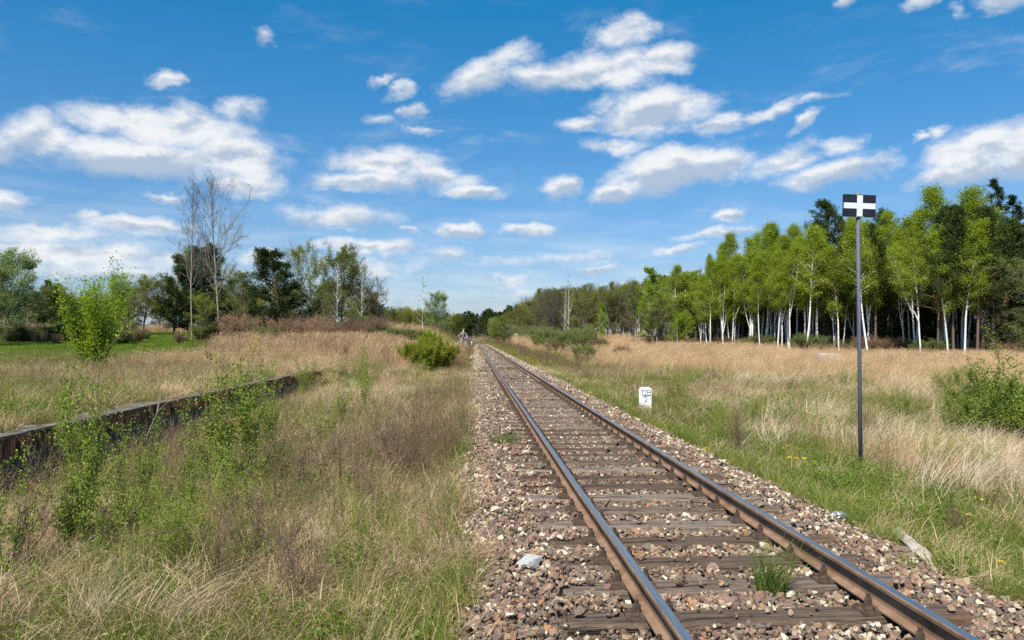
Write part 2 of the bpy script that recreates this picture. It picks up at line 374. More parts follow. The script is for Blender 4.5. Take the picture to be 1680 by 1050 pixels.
def simple(name, c1, c2, sc=8, rough=.7, metal=0.0, bump=.2, dist=.01, spec=.3, det=5):
    a = NT(name); n = a.noise(a.coord(), sc, det, .6)
    a.principled(a.mix(a.mr(n, .3, .7), c1, c2), rough, metal, spec, a.bump(n, bump, dist)); return a.m
MAT['rail_side'] = simple('rusty rail steel', (.14, .078, .046), (.29, .185, .12), 5, .85, 0, .08, .002, .15)
MAT['rail_plate'] = simple('rusty chair plate', (.045, .03, .023), (.125, .08, .055), 16, .85, 0, .4, .004)
def rail_top():
    a = NT('polished rail head'); n = a.noise(a.pos(), 14, 4); m = a.N.new('ShaderNodeMapping'); m.inputs['Scale'].default_value = (40, .6, 1); a.link(a.pos(), m.inputs[0])
    st = a.noise(m.outputs[0], 3, 4, .6)
    a.principled(a.mix(a.mr(st, .3, .7), (.34, .33, .32), (.56, .55, .54)), a.mr(n, .2, .8, .28, .42), .9, .4); return a.m
MAT['rail_top'] = rail_top()
MAT['post'] = simple('grey painted steel tube', (.085, .09, .125), (.12, .13, .165), 30, .65, 0.0, .05, .002)
MAT['sign_black'] = simple('black reflective film', (.012, .016, .024), (.022, .028, .040), 12, .85, 0, .03, .001, .1)
MAT['sign_white'] = simple('white reflective film', (.58, .60, .64), (.64, .66, .69), 20, .9, 0, .03, .001, .05)
MAT['galv'] = simple('galvanised clamp', (.28, .33, .33), (.45, .48, .48), 40, .45, .6, .1, .001)
MAT['marker'] = simple('whitewashed concrete', (.66, .66, .66), (.84, .84, .84), 14, .85, 0, .4, .004)
MAT['ink'] = simple('black paint', (.03, .03, .04), (.06, .06, .07), 20, .7)
MAT['concrete'] = simple('old concrete', (.045, .038, .03), (.20, .165, .125), 6, .92, 0, .8, .02)
MAT['slab'] = simple('mossy paving slab', (.055, .043, .031), (.23, .185, .14), 5, .92, 0, .7, .01)
MAT['slab_pale'] = simple('pale concrete', (.42, .37, .31), (.60, .54, .47), 6, .9, 0, .5, .02)
def brick_mat():
    a = NT('soot stained brick'); i = a.island(); n = a.noise(a.coord(), 4, 5)
    c = a.mix(i, (.50, .20, .08), (.30, .11, .055)); c = a.mix(a.mr(n, .46, .64), c, (.035, .026, .022))
    a.principled(c, .9, normal=a.bump(n, .6, .01)); return a.m
MAT['brick'] = brick_mat()
MAT['rust_pole'] = simple('peeling rusty pole', (.20, .09, .045), (.42, .28, .15), 5, .8)
MAT['bar_grey'] = simple('faded blue grey board', (.20, .23, .28), (.34, .37, .41), 9, .7)
MAT['rock_grey'] = simple('grey granite', (.27, .265, .26), (.52, .51, .49), 9, .8, 0, .6, .02)
MAT['plank'] = simple('bleached plank', (.26, .21, .16), (.52, .46, .39), 9, .85, 0, .5, .01)
MAT['dandelion'] = leaf_mat('dandelion petal', (.85, .60, .01), (.90, .68, .02), .2)
def bag_mat():
    a = NT('clear plastic film'); n = a.noise(a.coord(), 9, 4)
    g = a.N.new('ShaderNodeBsdfGlass'); g.inputs['Roughness'].default_value = .25; g.inputs['IOR'].default_value = 1.1; g.inputs[0].default_value = (.85, .92, .95, 1)
    d = a.N.new('ShaderNodeBsdfGlossy'); d.inputs['Roughness'].default_value = .3; d.inputs[0].default_value = (.6, .66, .7, 1)
    e = a.N.new('ShaderNodeBsdfDiffuse'); e.inputs[0].default_value = (.45, .50, .54, 1)
    m = a.N.new('ShaderNodeMixShader'); a.link(a.mr(n, .4, .6, .2, .6), m.inputs[0]); a.link(g.outputs[0], m.inputs[1]); a.link(d.outputs[0], m.inputs[2])
    m2 = a.N.new('ShaderNodeMixShader'); m2.inputs[0].default_value = .4; a.link(m.outputs[0], m2.inputs[1]); a.link(e.outputs[0], m2.inputs[2])
    a.link(m2.outputs[0], a.out.inputs[0]); return a.m
MAT['bag'] = bag_mat()

# ---------------------------------------------------------------- terrain
def ss(a, b, x): x = np.clip((np.asarray(x, float) - a) / (b - a), 0, 1); return x * x * (3 - 2 * x)
def xc(Y):
    Y = np.asarray(Y, float)
    return 1.91 - .0563 * Y + .006 * np.clip(Y - 8, 0, 1e9) - 1.1e-4 * np.clip(Y - 185, 0, 600) ** 2
_rl = np.random.RandomState(5).rand(256, 256)
def vn(x, y):
    x = np.asarray(x, float); y = np.asarray(y, float); xi = np.floor(x).astype(int); yi = np.floor(y).astype(int); fx = x - xi; fy = y - yi
    fx = fx * fx * (3 - 2 * fx); fy = fy * fy * (3 - 2 * fy); g = lambda i, j: _rl[i % 256, j % 256]
    return (g(xi, yi) * (1 - fx) + g(xi + 1, yi) * fx) * (1 - fy) + (g(xi, yi + 1) * (1 - fx) + g(xi + 1, yi + 1) * fx) * fy
def fbm(x, y, s, o=4):
    r = 0; a = .5; t = 0
    for k in range(o): r = r + a * vn(np.asarray(x) * s + 17 * k, np.asarray(y) * s + 31 * k); t += a; a *= .5; s *= 2.03
    return r / t
TP, PY0, PY1 = -8.25, -4.0, 32.4          # platform edge: offset from the track axis, near and far end
PTOP = .41
def TZ(x, y):
    x = np.asarray(x, float); y = np.asarray(y, float); t = x - xc(y); a = np.abs(t)
    z = -.075 - .21 * ss(1.5, 2.5, a)
    z = z - .14 * ss(2.6, 6, t) + .10 * ss(9, 30, t)
    z = z - .12 * ss(3, 7, -t)
    rough = ss(2.2, 4, a); z = z + rough * (.16 * (fbm(x, y, .35) - .5) + .10 * (fbm(x, y, 1.3, 3) - .5))
    # mounds in the right-hand field
    z = z + .55 * np.exp(-((x - 16.5) ** 2 / 18 + (y - 62) ** 2 / 40)) + .3 * np.exp(-((x - 9) ** 2 / 9 + (y - 30) ** 2 / 16))
    # raised ground behind the platform edge, sliding down to the track beyond its end
    rise = PTOP + 1.9 * ss(30, 112, y) + .12 * (fbm(x, y, .25) - .5) * ss(1, 4, TP - t)
    step = ss(TP - .20, TP - .55, t)
    slope = ss(-3.4 - .4 * ss(28, 60, y), -9.5, t)
    k = np.where(y < PY1 - .3, step, np.where(y > PY1 + 1.5, slope, step + (slope - step) * ss(PY1 - .3, PY1 + 1.5, y)))
    z = z * (1 - k) + rise * k
    z = z + 4.0 * ss(260, 600, y) * ss(120, 20, np.abs(x + 30)) + 2.5 * ss(110, 260, y) * ss(6, 60, t)
    return z
def hit(px, py, ymax=400, dz=0.0):
    """where the line of sight through a spot of the picture meets the ground"""
    d = px_dir(px, py); last = None
    y = 2.5
    while y < ymax:
        x = d.x / d.y * y; zr = CAMZ + d.z / d.y * y
        if zr <= float(TZ(x, y)) + dz: return (x, y, float(TZ(x, y)))
        y *= 1.004
    return (d.x / d.y * ymax, ymax, float(TZ(d.x / d.y * ymax, ymax)))
def at(px, Y):
    x = (px - 840) / FPX * Y; return (x, Y, float(TZ(x, Y)))
def height_for(pytop, Y, z): return (HOR - pytop) / FPX * Y + CAMZ - z

def green_zone(x, y):
    """0 = dry straw, 1 = green, over the whole ground"""
    t = x - xc(y); n = fbm(x, y, .22); g = .50 - .07 * (t < -2) * (y < 13) * (t > TP) + 1.2 * (n - .5) + 1.5 * (fbm(x + 30, y, .6, 3) - .5)
    g = g + (.4 + .6 * ss(18, 11, y)) * ss(1.7, 2.0, t) * ss(5.2, 3.2, t) * ss(60, 25, y)              # green verge right of the ballast
    g = g - .55 * ss(7, 16, t) * ss(34, 52, y)
    g = g + .5 * ss(6.6, 5, y) * (t < -1.5) * ss(-5, -3, x)                                     # grass at the photographer's feet
    g = g - .9 * np.exp(-((x + 4.6) ** 2 / 2.2 + (y - 7.6) ** 2 / 3)) - .7 * np.exp(-((x + 1.7) ** 2 / .5 + (y - 7.2) ** 2 / 1.2)) - .7 * np.exp(-((x + 3.2) ** 2 / 1.5 + (y - 14) ** 2 / 4)) - .6 * np.exp(-((x - 6.8) ** 2 / 2 + (y - 12.5) ** 2 / 3)) - .8 * np.exp(-((x + 4.5) ** 2 / 3 + (y - 24) ** 2 / 20))
    k = (t < TP - 1.0)
    g = np.where(k, .72 + .7 * (n - .5) - .55 * ss(-22, -14, x) * ss(18, 26, y), g)
    g = np.where((x < -11.5 - .0 * y) & (y > 38) & (x < -.21 * y), 1.2, g)       # the green field
    g = g - .25 * np.exp(-((t + 2.6) ** 2 / .6)) * ss(8, 14, y)
    return np.clip(g, 0, 1)
def soil_zone(x, y):
    s = np.exp(-((y - 38.5 - .04 * (x + 25)) ** 2 / 2.0)) * ss(-18.5, -21, x)
    f = ss(0, 6, x - tree_edge_x(y)) * ss(40, 60, y)
    return np.clip(s + .8 * f, 0, 1)
_ex = np.array([(35, 60), (62, 45), (68, 33), (78, 29), (95, 27), (125, 25), (160, 22), (200, 15), (260, 7), (330, -1), (420, -12)], float)
def tree_edge_x(y): return np.interp(y, _ex[:, 0], _ex[:, 1])

def build_ground():
    Y = [-8.0]
    while Y[-1] < 3200: Y.append(Y[-1] + max(.16, .022 * max(Y[-1], 1)))
    Y = np.array(Y)
    tt = [0.0]
    while tt[-1] < 2600: tt.append(tt[-1] + (.14 if tt[-1] < 10 else .03 * tt[-1] - .16))
    tt = np.array(tt); T = np.concatenate([-tt[::-1][:-1], tt])
    T = np.sort(np.concatenate([T, [TP - .2, TP - .3, TP - .4, TP - .55]]))
    YY, TT = np.meshgrid(Y, T, indexing='ij'); X = xc(np.minimum(YY, 700)) + TT; Z = TZ(X, YY)
    n, m = X.shape; i = np.arange(n - 1)[:, None] * m + np.arange(m - 1)[None, :]
    q = np.stack([i, i + 1, i + m + 1, i + m], -1).reshape(-1, 4)
    mb = MB(); mb.add(np.stack([X, YY, Z], -1), q)
    o = mb.build('ground', [MAT['ground']], smooth=True); tag(o, kind='structure')
    ca = o.data.color_attributes.new('zone', 'FLOAT_COLOR', 'POINT')
    a = np.abs(TT); bal = ss(2.25, 1.8, a)
    ca.data.foreach_set('color', np.stack([green_zone(X, YY), soil_zone(X, YY), bal, np.ones_like(X)], -1).astype(np.float32).ravel())
build_ground()

# ---------------------------------------------------------------- scattering of uncountable stuff
def proto(mesh):
    return bpy.data.objects.new(mesh.name, mesh)          # not linked: only its instances appear
def scatter(name, protos, P, rot, scl, idx, label, cat):
    me = bpy.data.meshes.new(name); n = len(P)
    me.vertices.add(n); me.vertices.foreach_set('co', np.asarray(P, np.float32).ravel())
    a = me.attributes.new('rot', 'FLOAT_VECTOR', 'POINT'); a.data.foreach_set('vector', np.asarray(rot, np.float32).ravel())
    a = me.attributes.new('scl', 'FLOAT', 'POINT'); a.data.foreach_set('value', np.asarray(scl, np.float32).ravel())
    a = me.attributes.new('idx', 'INT', 'POINT'); a.data.foreach_set('value', np.asarray(idx, np.int32).ravel())
    o = bpy.data.objects.new(name, me); COL.objects.link(o); tag(o, label, cat, kind='stuff')
    g = bpy.data.node_groups.new(name + ' scatter', 'GeometryNodeTree')
    g.interface.new_socket('Geometry', in_out='INPUT', socket_type='NodeSocketGeometry')
    g.interface.new_socket('Geometry', in_out='OUTPUT', socket_type='NodeSocketGeometry')
    N = g.nodes; gi = N.new('NodeGroupInput'); go = N.new('NodeGroupOutput'); ip = N.new('GeometryNodeInstanceOnPoints'); jn = N.new('GeometryNodeJoinGeometry')
    for p in protos:
        oi = N.new('GeometryNodeObjectInfo'); oi.inputs['Object'].default_value = p; oi.inputs['As Instance'].default_value = True
        g.links.new(oi.outputs['Geometry'], jn.inputs[0])
    def attr(nm, ty):
        q = N.new('GeometryNodeInputNamedAttribute'); q.data_type = ty; q.inputs['Name'].default_value = nm; return q.outputs[0]
    g.links.new(gi.outputs[0], ip.inputs['Points']); g.links.new(jn.outputs[0], ip.inputs['Instance'])
    ip.inputs['Pick Instance'].default_value = True
    g.links.new(attr('idx', 'INT'), ip.inputs['Instance Index']); g.links.new(attr('rot', 'FLOAT_VECTOR'), ip.inputs['Rotation'])
    g.links.new(attr('scl', 'FLOAT'), ip.inputs['Scale']); g.links.new(ip.outputs[0], go.inputs[0])
    md = o.modifiers.new('scatter', 'NODES'); md.node_group = g
    return o

# ---------------------------------------------------------------- railway
DIRV = Vector((-.0563, 1, 0)).normalized()
def station(Y):
    """track axis point and unit normal (to the right) at Y"""
    h = .5; dx = float(xc(Y + h) - xc(Y - h)) / (2 * h); n = math.hypot(1, dx)
    return float(xc(Y)), (1 / n, -dx / n), math.atan(-dx)
RAILZ = .022
PROF = [(-.0625, 0), (.0625, 0), (.0625, .010), (.012, .026), (.009, .040), (.009, .105), (.018, .114), (.0335, .120), (.0335, .140), (.026, .1475), (.010, .149),
        (-.010, .149), (-.026, .1475), (-.0335, .140), (-.0335, .120), (-.018, .114), (-.009, .105), (-.009, .040), (-.012, .026), (-.0625, .010)]
def rail(side, label):
    Ys = [-3.0]
    while Ys[-1] < 420: Ys.append(Ys[-1] + (1.0 if Ys[-1] < 60 else 3.0))
    V = []; m = len(PROF)
    for Y in Ys:
        x, nn, _ = station(Y); off = side * .7535
        for (u, v) in PROF: V.append((x + nn[0] * (off + u), Y + nn[1] * (off + u), RAILZ + v))
    q = []; top = []
    for i in range(len(Ys) - 1):
        for j in range(m):
            k = (j + 1) % m; f = (i * m + j, i * m + k, (i + 1) * m + k, (i + 1) * m + j)
            (top if j in (9, 10, 11) else q).append(f)
    mb = MB(); mb.add(V, q); mb.n = 0; mb.add(np.zeros((0, 3)), top, mi=1); mb.n = len(V)
    return tag(mb.build('rail', [MAT['rail_side'], MAT['rail_top']]), label, 'rail', 'the two rails of the track')
rail(-1, 'left-hand steel rail with a shiny worn head and rusty sides')
rail(1, 'right-hand steel rail with a bluish shiny head and rusty web')

def sleeper_mesh(seed):
    rs = np.random.RandomState(seed); nx = 22; L = 2.55 + rs.uniform(-.05, .05); W = .235; H = .15
    prof = [(-.5, -1), (.5, -1), (.5, -.14), (.44, 0), (.2, .02), (-.05, .025), (-.25, .02), (-.44, 0), (-.5, -.14)]
    V = []; bow = rs.normal(0, .012)
    for i in range(nx + 1):
        s = i / nx - .5; e = 1 - .05 * (abs(s) > .49)
        for (a, b) in prof:
            V.append((s * L + (rs.normal(0, .008) if abs(s) > .49 else 0), a * W * e + bow * math.sin(s * 3) + rs.normal(0, .0035), b * H * (1 if b < 0 else 1) + rs.normal(0, .0025) - (.008 if abs(s) > .49 and b > -.2 else 0)))
    m = len(prof); q = [(i * m + j, (i + 1) * m + j, (i + 1) * m + (j + 1) % m, i * m + (j + 1) % m) for i in range(nx) for j in range(m)]
    c0 = len(V); V += [(-L / 2, 0, -.07), (L / 2, 0, -.07)]
    t = [(c0, j, (j + 1) % m) for j in range(m)] + [(c0 + 1, nx * m + (j + 1) % m, nx * m + j) for j in range(m)]
    mb = MB(); mb.add(V, q, t); return mb.mesh('sleeper', [MAT['wood']])
SLM = [sleeper_mesh(50 + i) for i in range(6)]
def plate_mesh():
    mb = MB(); box(mb, (0, 0, .009), (.345, .165, .018), taper=.97)
    for s in (-1, 1):
        box(mb, (s * .082, 0, .028), (.024, .15, .024), taper=.85); box(mb, (s * .135, .045, .026), (.04, .03, .018)); box(mb, (s * .135, -.045, .026), (.04, .03, .018))
    return mb.mesh('base_plate', [MAT['rail_plate']])
def bolt_mesh():
    mb = MB(); box(mb, (0, 0, .012), (.06, .07, .018), taper=.85)
    a = [(math.cos(R(60 * i)) * .027, math.sin(R(60 * i)) * .027) for i in range(6)]
    V = [(x, y, z) for z in (.02, .066) for x, y in a]; q = [(i, (i + 1) % 6, 6 + (i + 1) % 6, 6 + i) for i in range(6)]
    mb.add(V + [(0, 0, .066)], q, [(12, 6 + i, 6 + (i + 1) % 6) for i in range(6)])
    tube(mb, [(0, 0, .04), (0, 0, .094)], .014, 8, cap=True)
    return mb.mesh('bolt', [MAT['rail_plate']])
PM, BM = plate_mesh(), bolt_mesh()
def new_obj(name, me, parent=None):
    o = bpy.data.objects.new(name, me); COL.objects.link(o)
    if parent: o.parent = parent
    return o
rs = np.random.RandomState(9)
SLEEP = []
s_src = {}
y = 4.93 - 5 * .6; k = 0
far_sleepers = MB()
while y < 330:
    yy = y + rs.normal(0, .012); x, nn, ang = station(yy); rz = ang * -1 + 0
    rz = math.atan2(nn[1], nn[0]) + R(1.0) + rs.normal(0, R(.7))
    SLEEP.append((x, yy, rz))
    if k < 290:
        lod = 0 if k < 46 else (1 if k < 100 else 2)
        var = int(rs.randint(6))
        key = (lod, var)
        if key not in s_src:
            o = new_obj('sleeper', SLM[var])
            if lod < 2:
                for sd in (-1, 1):
                    p = new_obj('base_plate', PM, o); p.location = (sd * .7535, 0, .004)
                    if lod == 0:
                        for e in (-1, 1):
                            b = new_obj('bolt', BM, p); b.location = (e * .102, 0, .018)
            s_src[key] = o
        else: o = copy_tree(s_src[key])
        o.location = (x, yy, 0); o.rotation_euler = (rs.normal(0, .008), rs.normal(0, .003), rz)
        if k < 5: lab = 'wooden railway sleeper lying at the very foot of the picture'
        elif k < 14:
            lab = ['greyed wooden sleeper nearest the camera, just in front of the green grass tuft', 'grey cracked sleeper right behind the green grass tuft', 'third whole sleeper up from the bottom of the picture',
                   'fourth whole sleeper up from the bottom of the picture', 'fifth whole sleeper up from the bottom of the picture', 'sixth whole sleeper up from the bottom of the picture',
                   'seventh whole sleeper up from the bottom of the picture', 'eighth whole sleeper up from the bottom of the picture', 'ninth whole sleeper up from the bottom of the picture'][k - 5]
        elif k < 46: lab = 'weathered brown sleeper between nearer and farther sleepers in the middle of the track'
        else: lab = 'far sleeper half buried in ballast, merging with its neighbours up the line'
        tag(o, lab, 'sleeper', 'wooden sleepers under the rails')
    else:
        box(far_sleepers, (x, yy, -.07), (2.55, .235, .15), rz)
    y += .6; k += 1
tag(far_sleepers.build('distant_sleepers', [MAT['wood']]), 'farthest sleepers of the track, merging into one brown band', 'sleepers', kind='stuff')

# ballast
def stone_mesh(seed, mat, flat=.74, npt=11):
    rr = random.Random(seed); bm = bmesh.new()
    for _ in range(npt):
        v = Vector((rr.gauss(0, 1), rr.gauss(0, 1), rr.gauss(0, 1))).normalized() * rr.uniform(.8, 1)
        bm.verts.new((v.x * rr.uniform(.85, 1.1), v.y * .8, v.z * flat))
    r = bmesh.ops.convex_hull(bm, input=bm.verts); bmesh.ops.delete(bm, geom=[v for v in bm.verts if not v.link_faces], context='VERTS')
    bmesh.ops.recalc_face_normals(bm, faces=bm.faces)
    me = bpy.data.meshes.new('stone'); bm.to_mesh(me); bm.free(); me.materials.append(mat); return me
ST = [proto(stone_mesh(i, MAT['stone'])) for i in range(12)]
STW = [proto(stone_mesh(100 + i, MAT['pale_stone'], .65)) for i in range(7)]
def on_sleeper(x, y):
    k = (y - (4.93 - 3.0)) / .6; fr = np.abs(k - np.round(k)) * .6
    return (fr < .108)
def ballast():
    rs = np.random.RandomState(21)
    bins = [(2.4, 7.5, 1050, .0265), (7.5, 16, 680, .0275), (16, 34, 310, .032), (34, 75, 100, .045), (75, 190, 26, .07)]
    for (nm, pr, frac, lab) in (('ballast_stones', ST, 1.0, 'broken brown and grey ballast stones around the sleepers'), ('limestone_ballast', STW, .20, 'pale limestone pieces strewn through the ballast')):
        if frac < 1: frac = .34
        PP, RR, SS = [], [], []
        for (y0, y1, den, sz) in bins:
            n = int((y1 - y0) * 4.5 * den * frac); y = rs.uniform(y0, y1, n); t = rs.uniform(-2.25, 2.25, n)
            edge = 1.76 + .10 * (t < 0) + .34 * (fbm(y * 3, t * 0 + np.sign(t) * 9, .55) - .5) * 2
            keep = rs.rand(n) < ss(edge + .28, edge - .12, np.abs(t))
            x = xc(y) + t
            sl = on_sleeper(x, y) & (np.abs(t) < 1.28)
            outerL = (t < -.95) & (fbm(x, y, 1.2) > .42)
            keep &= ~sl | (rs.rand(n) < np.where(outerL, .62, np.where(np.abs(np.abs(t) - .75) < .24, .015, .045)))
            keep &= ~((np.abs(np.abs(t) - .7535) < .075) & (rs.rand(n) < .4))
            # fine grey grit patch beside the left rail near the camera
            pit = np.exp(-((x - .42) ** 2 / .10 + (y - 4.7) ** 2 / .30)); keep &= rs.rand(n) > pit * .9
            if frac < 1:
                pw = .13 + .8 * ss(1.25, 1.7, t) * ss(.35, .55, fbm(x, y, .9)) + .5 * ss(.5, .66, fbm(x, y, 1.7)) + .4 * ss(24, 50, y)
                keep &= rs.rand(n) < pw
            x, y, t, sl = x[keep], y[keep], t[keep], sl[keep]; m = len(x)
            sc = sz * rs.lognormal(0, .34, m); sc = np.clip(sc, .011, .085)
            z = TZ(x, y) + .040 + rs.uniform(-.02, .028, m) + .018 * (fbm(x, y, 2.2) - .5) * 2 - .012 * (np.abs(t) < .6)
            z = np.where(sl, .012 + sc * .5, z)
            under = np.abs(np.abs(t) - .7535) < .10
            z = np.where(under, np.minimum(z, .008 - sc * .75), z)
            PP.append(np.stack([x, y, z], 1)); RR.append(np.stack([rs.uniform(-.9, .9, m), rs.uniform(-.9, .9, m), rs.uniform(0, 6.28, m)], 1)); SS.append(sc)
        P = np.concatenate(PP); scatter(nm, pr, P, np.concatenate(RR), np.concatenate(SS), rs.randint(0, len(pr), len(P)), lab, 'gravel')
    # grit
    n = 9000; x = rs.normal(.42, .34, n); y = rs.normal(4.75, .5, n); t = x - xc(y); k = (t > -1.9) & (t < -.86); x, y = x[k], y[k]; m = len(x)
    scatter('grit', ST[:4], np.stack([x, y, TZ(x, y) + .012 + rs.uniform(0, .008, m)], 1), rs.uniform(-1, 1, (m, 3)) * 3, rs.uniform(.003, .008, m), rs.randint(0, 4, m),
            'fine grey grit exposed beside the left rail near the camera', 'grit')
ballast()

# ---------------------------------------------------------------- platform
def platform():
    x0 = float(xc(10)); root = empty('platform', (float(xc(12)) + TP, 12, 0), 0, 'old low railway platform with a crumbling brick edge and cracked slab rim', 'platform')
    def L(t, Y, z): return (float(xc(Y)) + t - root.location.x, Y - root.location.y, z)
    rr = random.Random(4)
    wall = MB(); Ys = np.arange(PY0, PY1 + .01, .4); V = []; q = []
    rows = [(-.03, -.7), (-.035, -.2), (-.03, -.02), (-.02, .13)]
    for i, Y in enumerate(Ys):
        for (dt, z) in rows: V.append(L(TP + dt + rr.gauss(0, .014), Y, z + (rr.gauss(0, .01) if z < .1 else 0)))
        V.append(L(TP - .36, Y, .13)); V.append(L(TP - .36, Y, -.7))
    for i in range(len(Ys) - 1):
        for j in range(6): q.append((i * 6 + j, (i + 1) * 6 + j, (i + 1) * 6 + (j + 1) % 6, i * 6 + (j + 1) % 6))
    e = (len(Ys) - 1) * 6; wall.add(V, q); wall.n = 0; wall.add(np.zeros((0, 3)), [(0, 1, 2, 3), (0, 3, 4, 5), (e + 3, e + 2, e + 1, e), (e + 5, e + 4, e + 3, e)]); wall.n = len(V)
    wall.build('wall', [MAT['concrete']], root)
    br = MB(); Y = PY0
    while Y < PY1 - .1:
        w = .078 + rr.uniform(-.004, .004)
        if True:
            c = L(TP - .125 + rr.gauss(0, .008) - (.045 if rr.random() < .07 else 0), Y + w / 2, .132 + .115 + rr.gauss(0, .004))
            box(br, c, (.25, w - .011, .232), rz=rr.gauss(0, .02), taper=.985)
        Y += w
    br.build('brick_edge', [MAT['brick']], root)
    mo = MB(); 
    for Yc in np.arange(PY0 + .5, PY1 - .1, 1.0): box(mo, L(TP - .145, Yc, .246), (.24, 1.0, .222), rz=math.atan(.0533))
    mo.build('mortar', [MAT['bark_dark']], root)
    sl = MB(); Y = PY0
    while Y < PY1 - .2:
        ln = rr.choice([.5, .5, .5, .35]); a = rr.gauss(0, .012)
        m = Matrix.Rotation(rr.gauss(0, .004), 3, 'X') @ Matrix.Rotation(rr.gauss(0, .008), 3, 'Y')
        box(sl, L(TP - .27 + a, Y + ln / 2, .372 +   .023 + rr.gauss(0, .003)), (.60 + rr.gauss(0, .012), ln - .004, .045), rz=rr.gauss(.053, .005), mtx=m, taper=.985); Y += ln
    sl.build('slab_rim', [MAT['slab']], root)
platform()

# ---------------------------------------------------------------- signs
def sign():
    b = hit(1412, 778); Y = b[1]; x = b[0]
    root = empty('track_sign', (x, Y, b[2]), 0, 'black railway sign board with a white cross on a tall thin grey post', 'sign')
    H = height_for(316, Y, b[2]); mb = MB(); ln = math.tan(R(-.12))
    tube(mb, [(0, 0, -.3), (0, 0, H * .5), (-.004, 0, H - .01)], .0285, 20, cap=True); mb.build('post', [MAT['post']], root, smooth=True)
    cp = MB(); tube(cp, [(-.004, 0, H - .012), (-.004, 0, H + .012)], .033, 16, cap=True); box(cp, (-.004, -.03, H - .02), (.10, .03, .018)); cp.build('cap', [MAT['galv']], root)
    bd = empty('board_mount', (0, 0, 0)); bd.parent = root; bpy.data.objects.remove(bd)
    roll = Matrix.Rotation(R(2.3), 3, 'Y'); W = .505; HH = .345; zc = H - .032 - HH / 2; cx = -.005
    p = MB(); box(p, (cx, -.050, zc), (W, .006, HH), mtx=roll)
    fr = p.build('sign_board', [MAT['sign_black']], root)
    c = MB(); bw = .087
    box(c, (cx + .005, -.0555, zc), (W - .022, .003, bw), mtx=roll); c.build('cross_bar', [MAT['sign_white']], fr)
    c = MB(); box(c, (cx + .007, -.0585, zc), (bw, .003, HH - .022), mtx=roll); c.build('cross_bar', [MAT['sign_white']], fr)
    for s in (-1, 1):
        k = MB(); zz = zc + s * (HH / 2 - .004)
        box(k, (cx, -.038, zz), (.105, .022, .014)); box(k, (cx - .05, -.058, zz), (.014, .012, .016)); box(k, (cx + .05, -.058, zz), (.014, .012, .016))
        tube(k, [(-.003, 0, zz - .012), (-.003, 0, zz + .012)], .034, 14, cap=True); k.build('clamp', [MAT['galv']], root)
    f = MB(); rr = random.Random(2)
    for i in range(7):
        a = i * .9; box(f, (math.cos(a) * .11, math.sin(a) * .08, .015 + rr.uniform(0, .02)), (.10, .08, .05), rz=a, taper=.7)
    f.build('concrete_footing', [MAT['slab_pale']], root)
sign()

def marker():
    Y = 21.2; x = (1058 - 840) / FPX * Y; z = float(TZ(x, Y)); H = height_for(635, Y, z)
    root = empty('kilometre_stone', (x, Y, z), R(-4), 'white concrete distance stone painted 128 over 2 in green grass', 'distance stone')
    bm = bmesh.new(); r = bmesh.ops.create_cube(bm, size=1, matrix=Matrix.Diagonal((.335, .14, H + .3, 1)))
    top = [v for v in bm.verts if v.co.z > 0]
    eds = [e for e in bm.edges if all(v.co.z > 0 for v in e.verts) and abs(e.verts[0].co.x - e.verts[1].co.x) < 1e-4]
    bmesh.ops.bevel(bm, geom=eds, offset=.04, segments=5, affect='EDGES')
    bmesh.ops.bevel(bm, geom=[e for e in bm.edges if e.calc_face_angle(0) > .9], offset=.008, segments=2, affect='EDGES')
    bmesh.ops.translate(bm, verts=bm.verts, vec=(0, 0, (H + .3) / 2 - .3))
    me = bpy.data.meshes.new('stone_body'); bm.to_mesh(me); bm.free(); me.materials.append(MAT['marker']); new_obj('stone_body', me, root)
    ins = MB()
    def stroke(pts, w=.0150):
        for (a, b) in zip(pts[:-1], pts[1:]):
            d = Vector((b[0] - a[0], b[1] - a[1])); L = d.length; an = math.atan2(d.y, d.x)
            box(ins, ((a[0] + b[0]) / 2, -.0715, (a[1] + b[1]) / 2), (L + w * .8, .003, w), mtx=Matrix.Rotation(-an, 3, 'Y'))
    S = .335 / 350; X = lambda u: (u - 487) * S; Z = lambda v: H - (v - 245) * S
    C = lambda pts: [(X(u), Z(v)) for u, v in pts]
    stroke(C([(362, 362), (412, 318), (412, 478)]))
    stroke(C([(448, 362), (458, 330), (482, 316), (508, 326), (520, 352), (510, 385), (458, 470), (520, 470)]))
    stroke(C([(552, 325), (552, 470), (628, 470), (630, 405), (614, 388), (556, 388), (614, 388), (622, 372), (620, 334), (606, 322), (552, 325)]))
    stroke(C([(368, 493), (640, 493)]), .013)
    stroke(C([(458, 545), (468, 520), (492, 508), (520, 520), (536, 545), (528, 585), (474, 660), (542, 660)]))
    ins.build('inscription', [MAT['ink']], root)
marker()

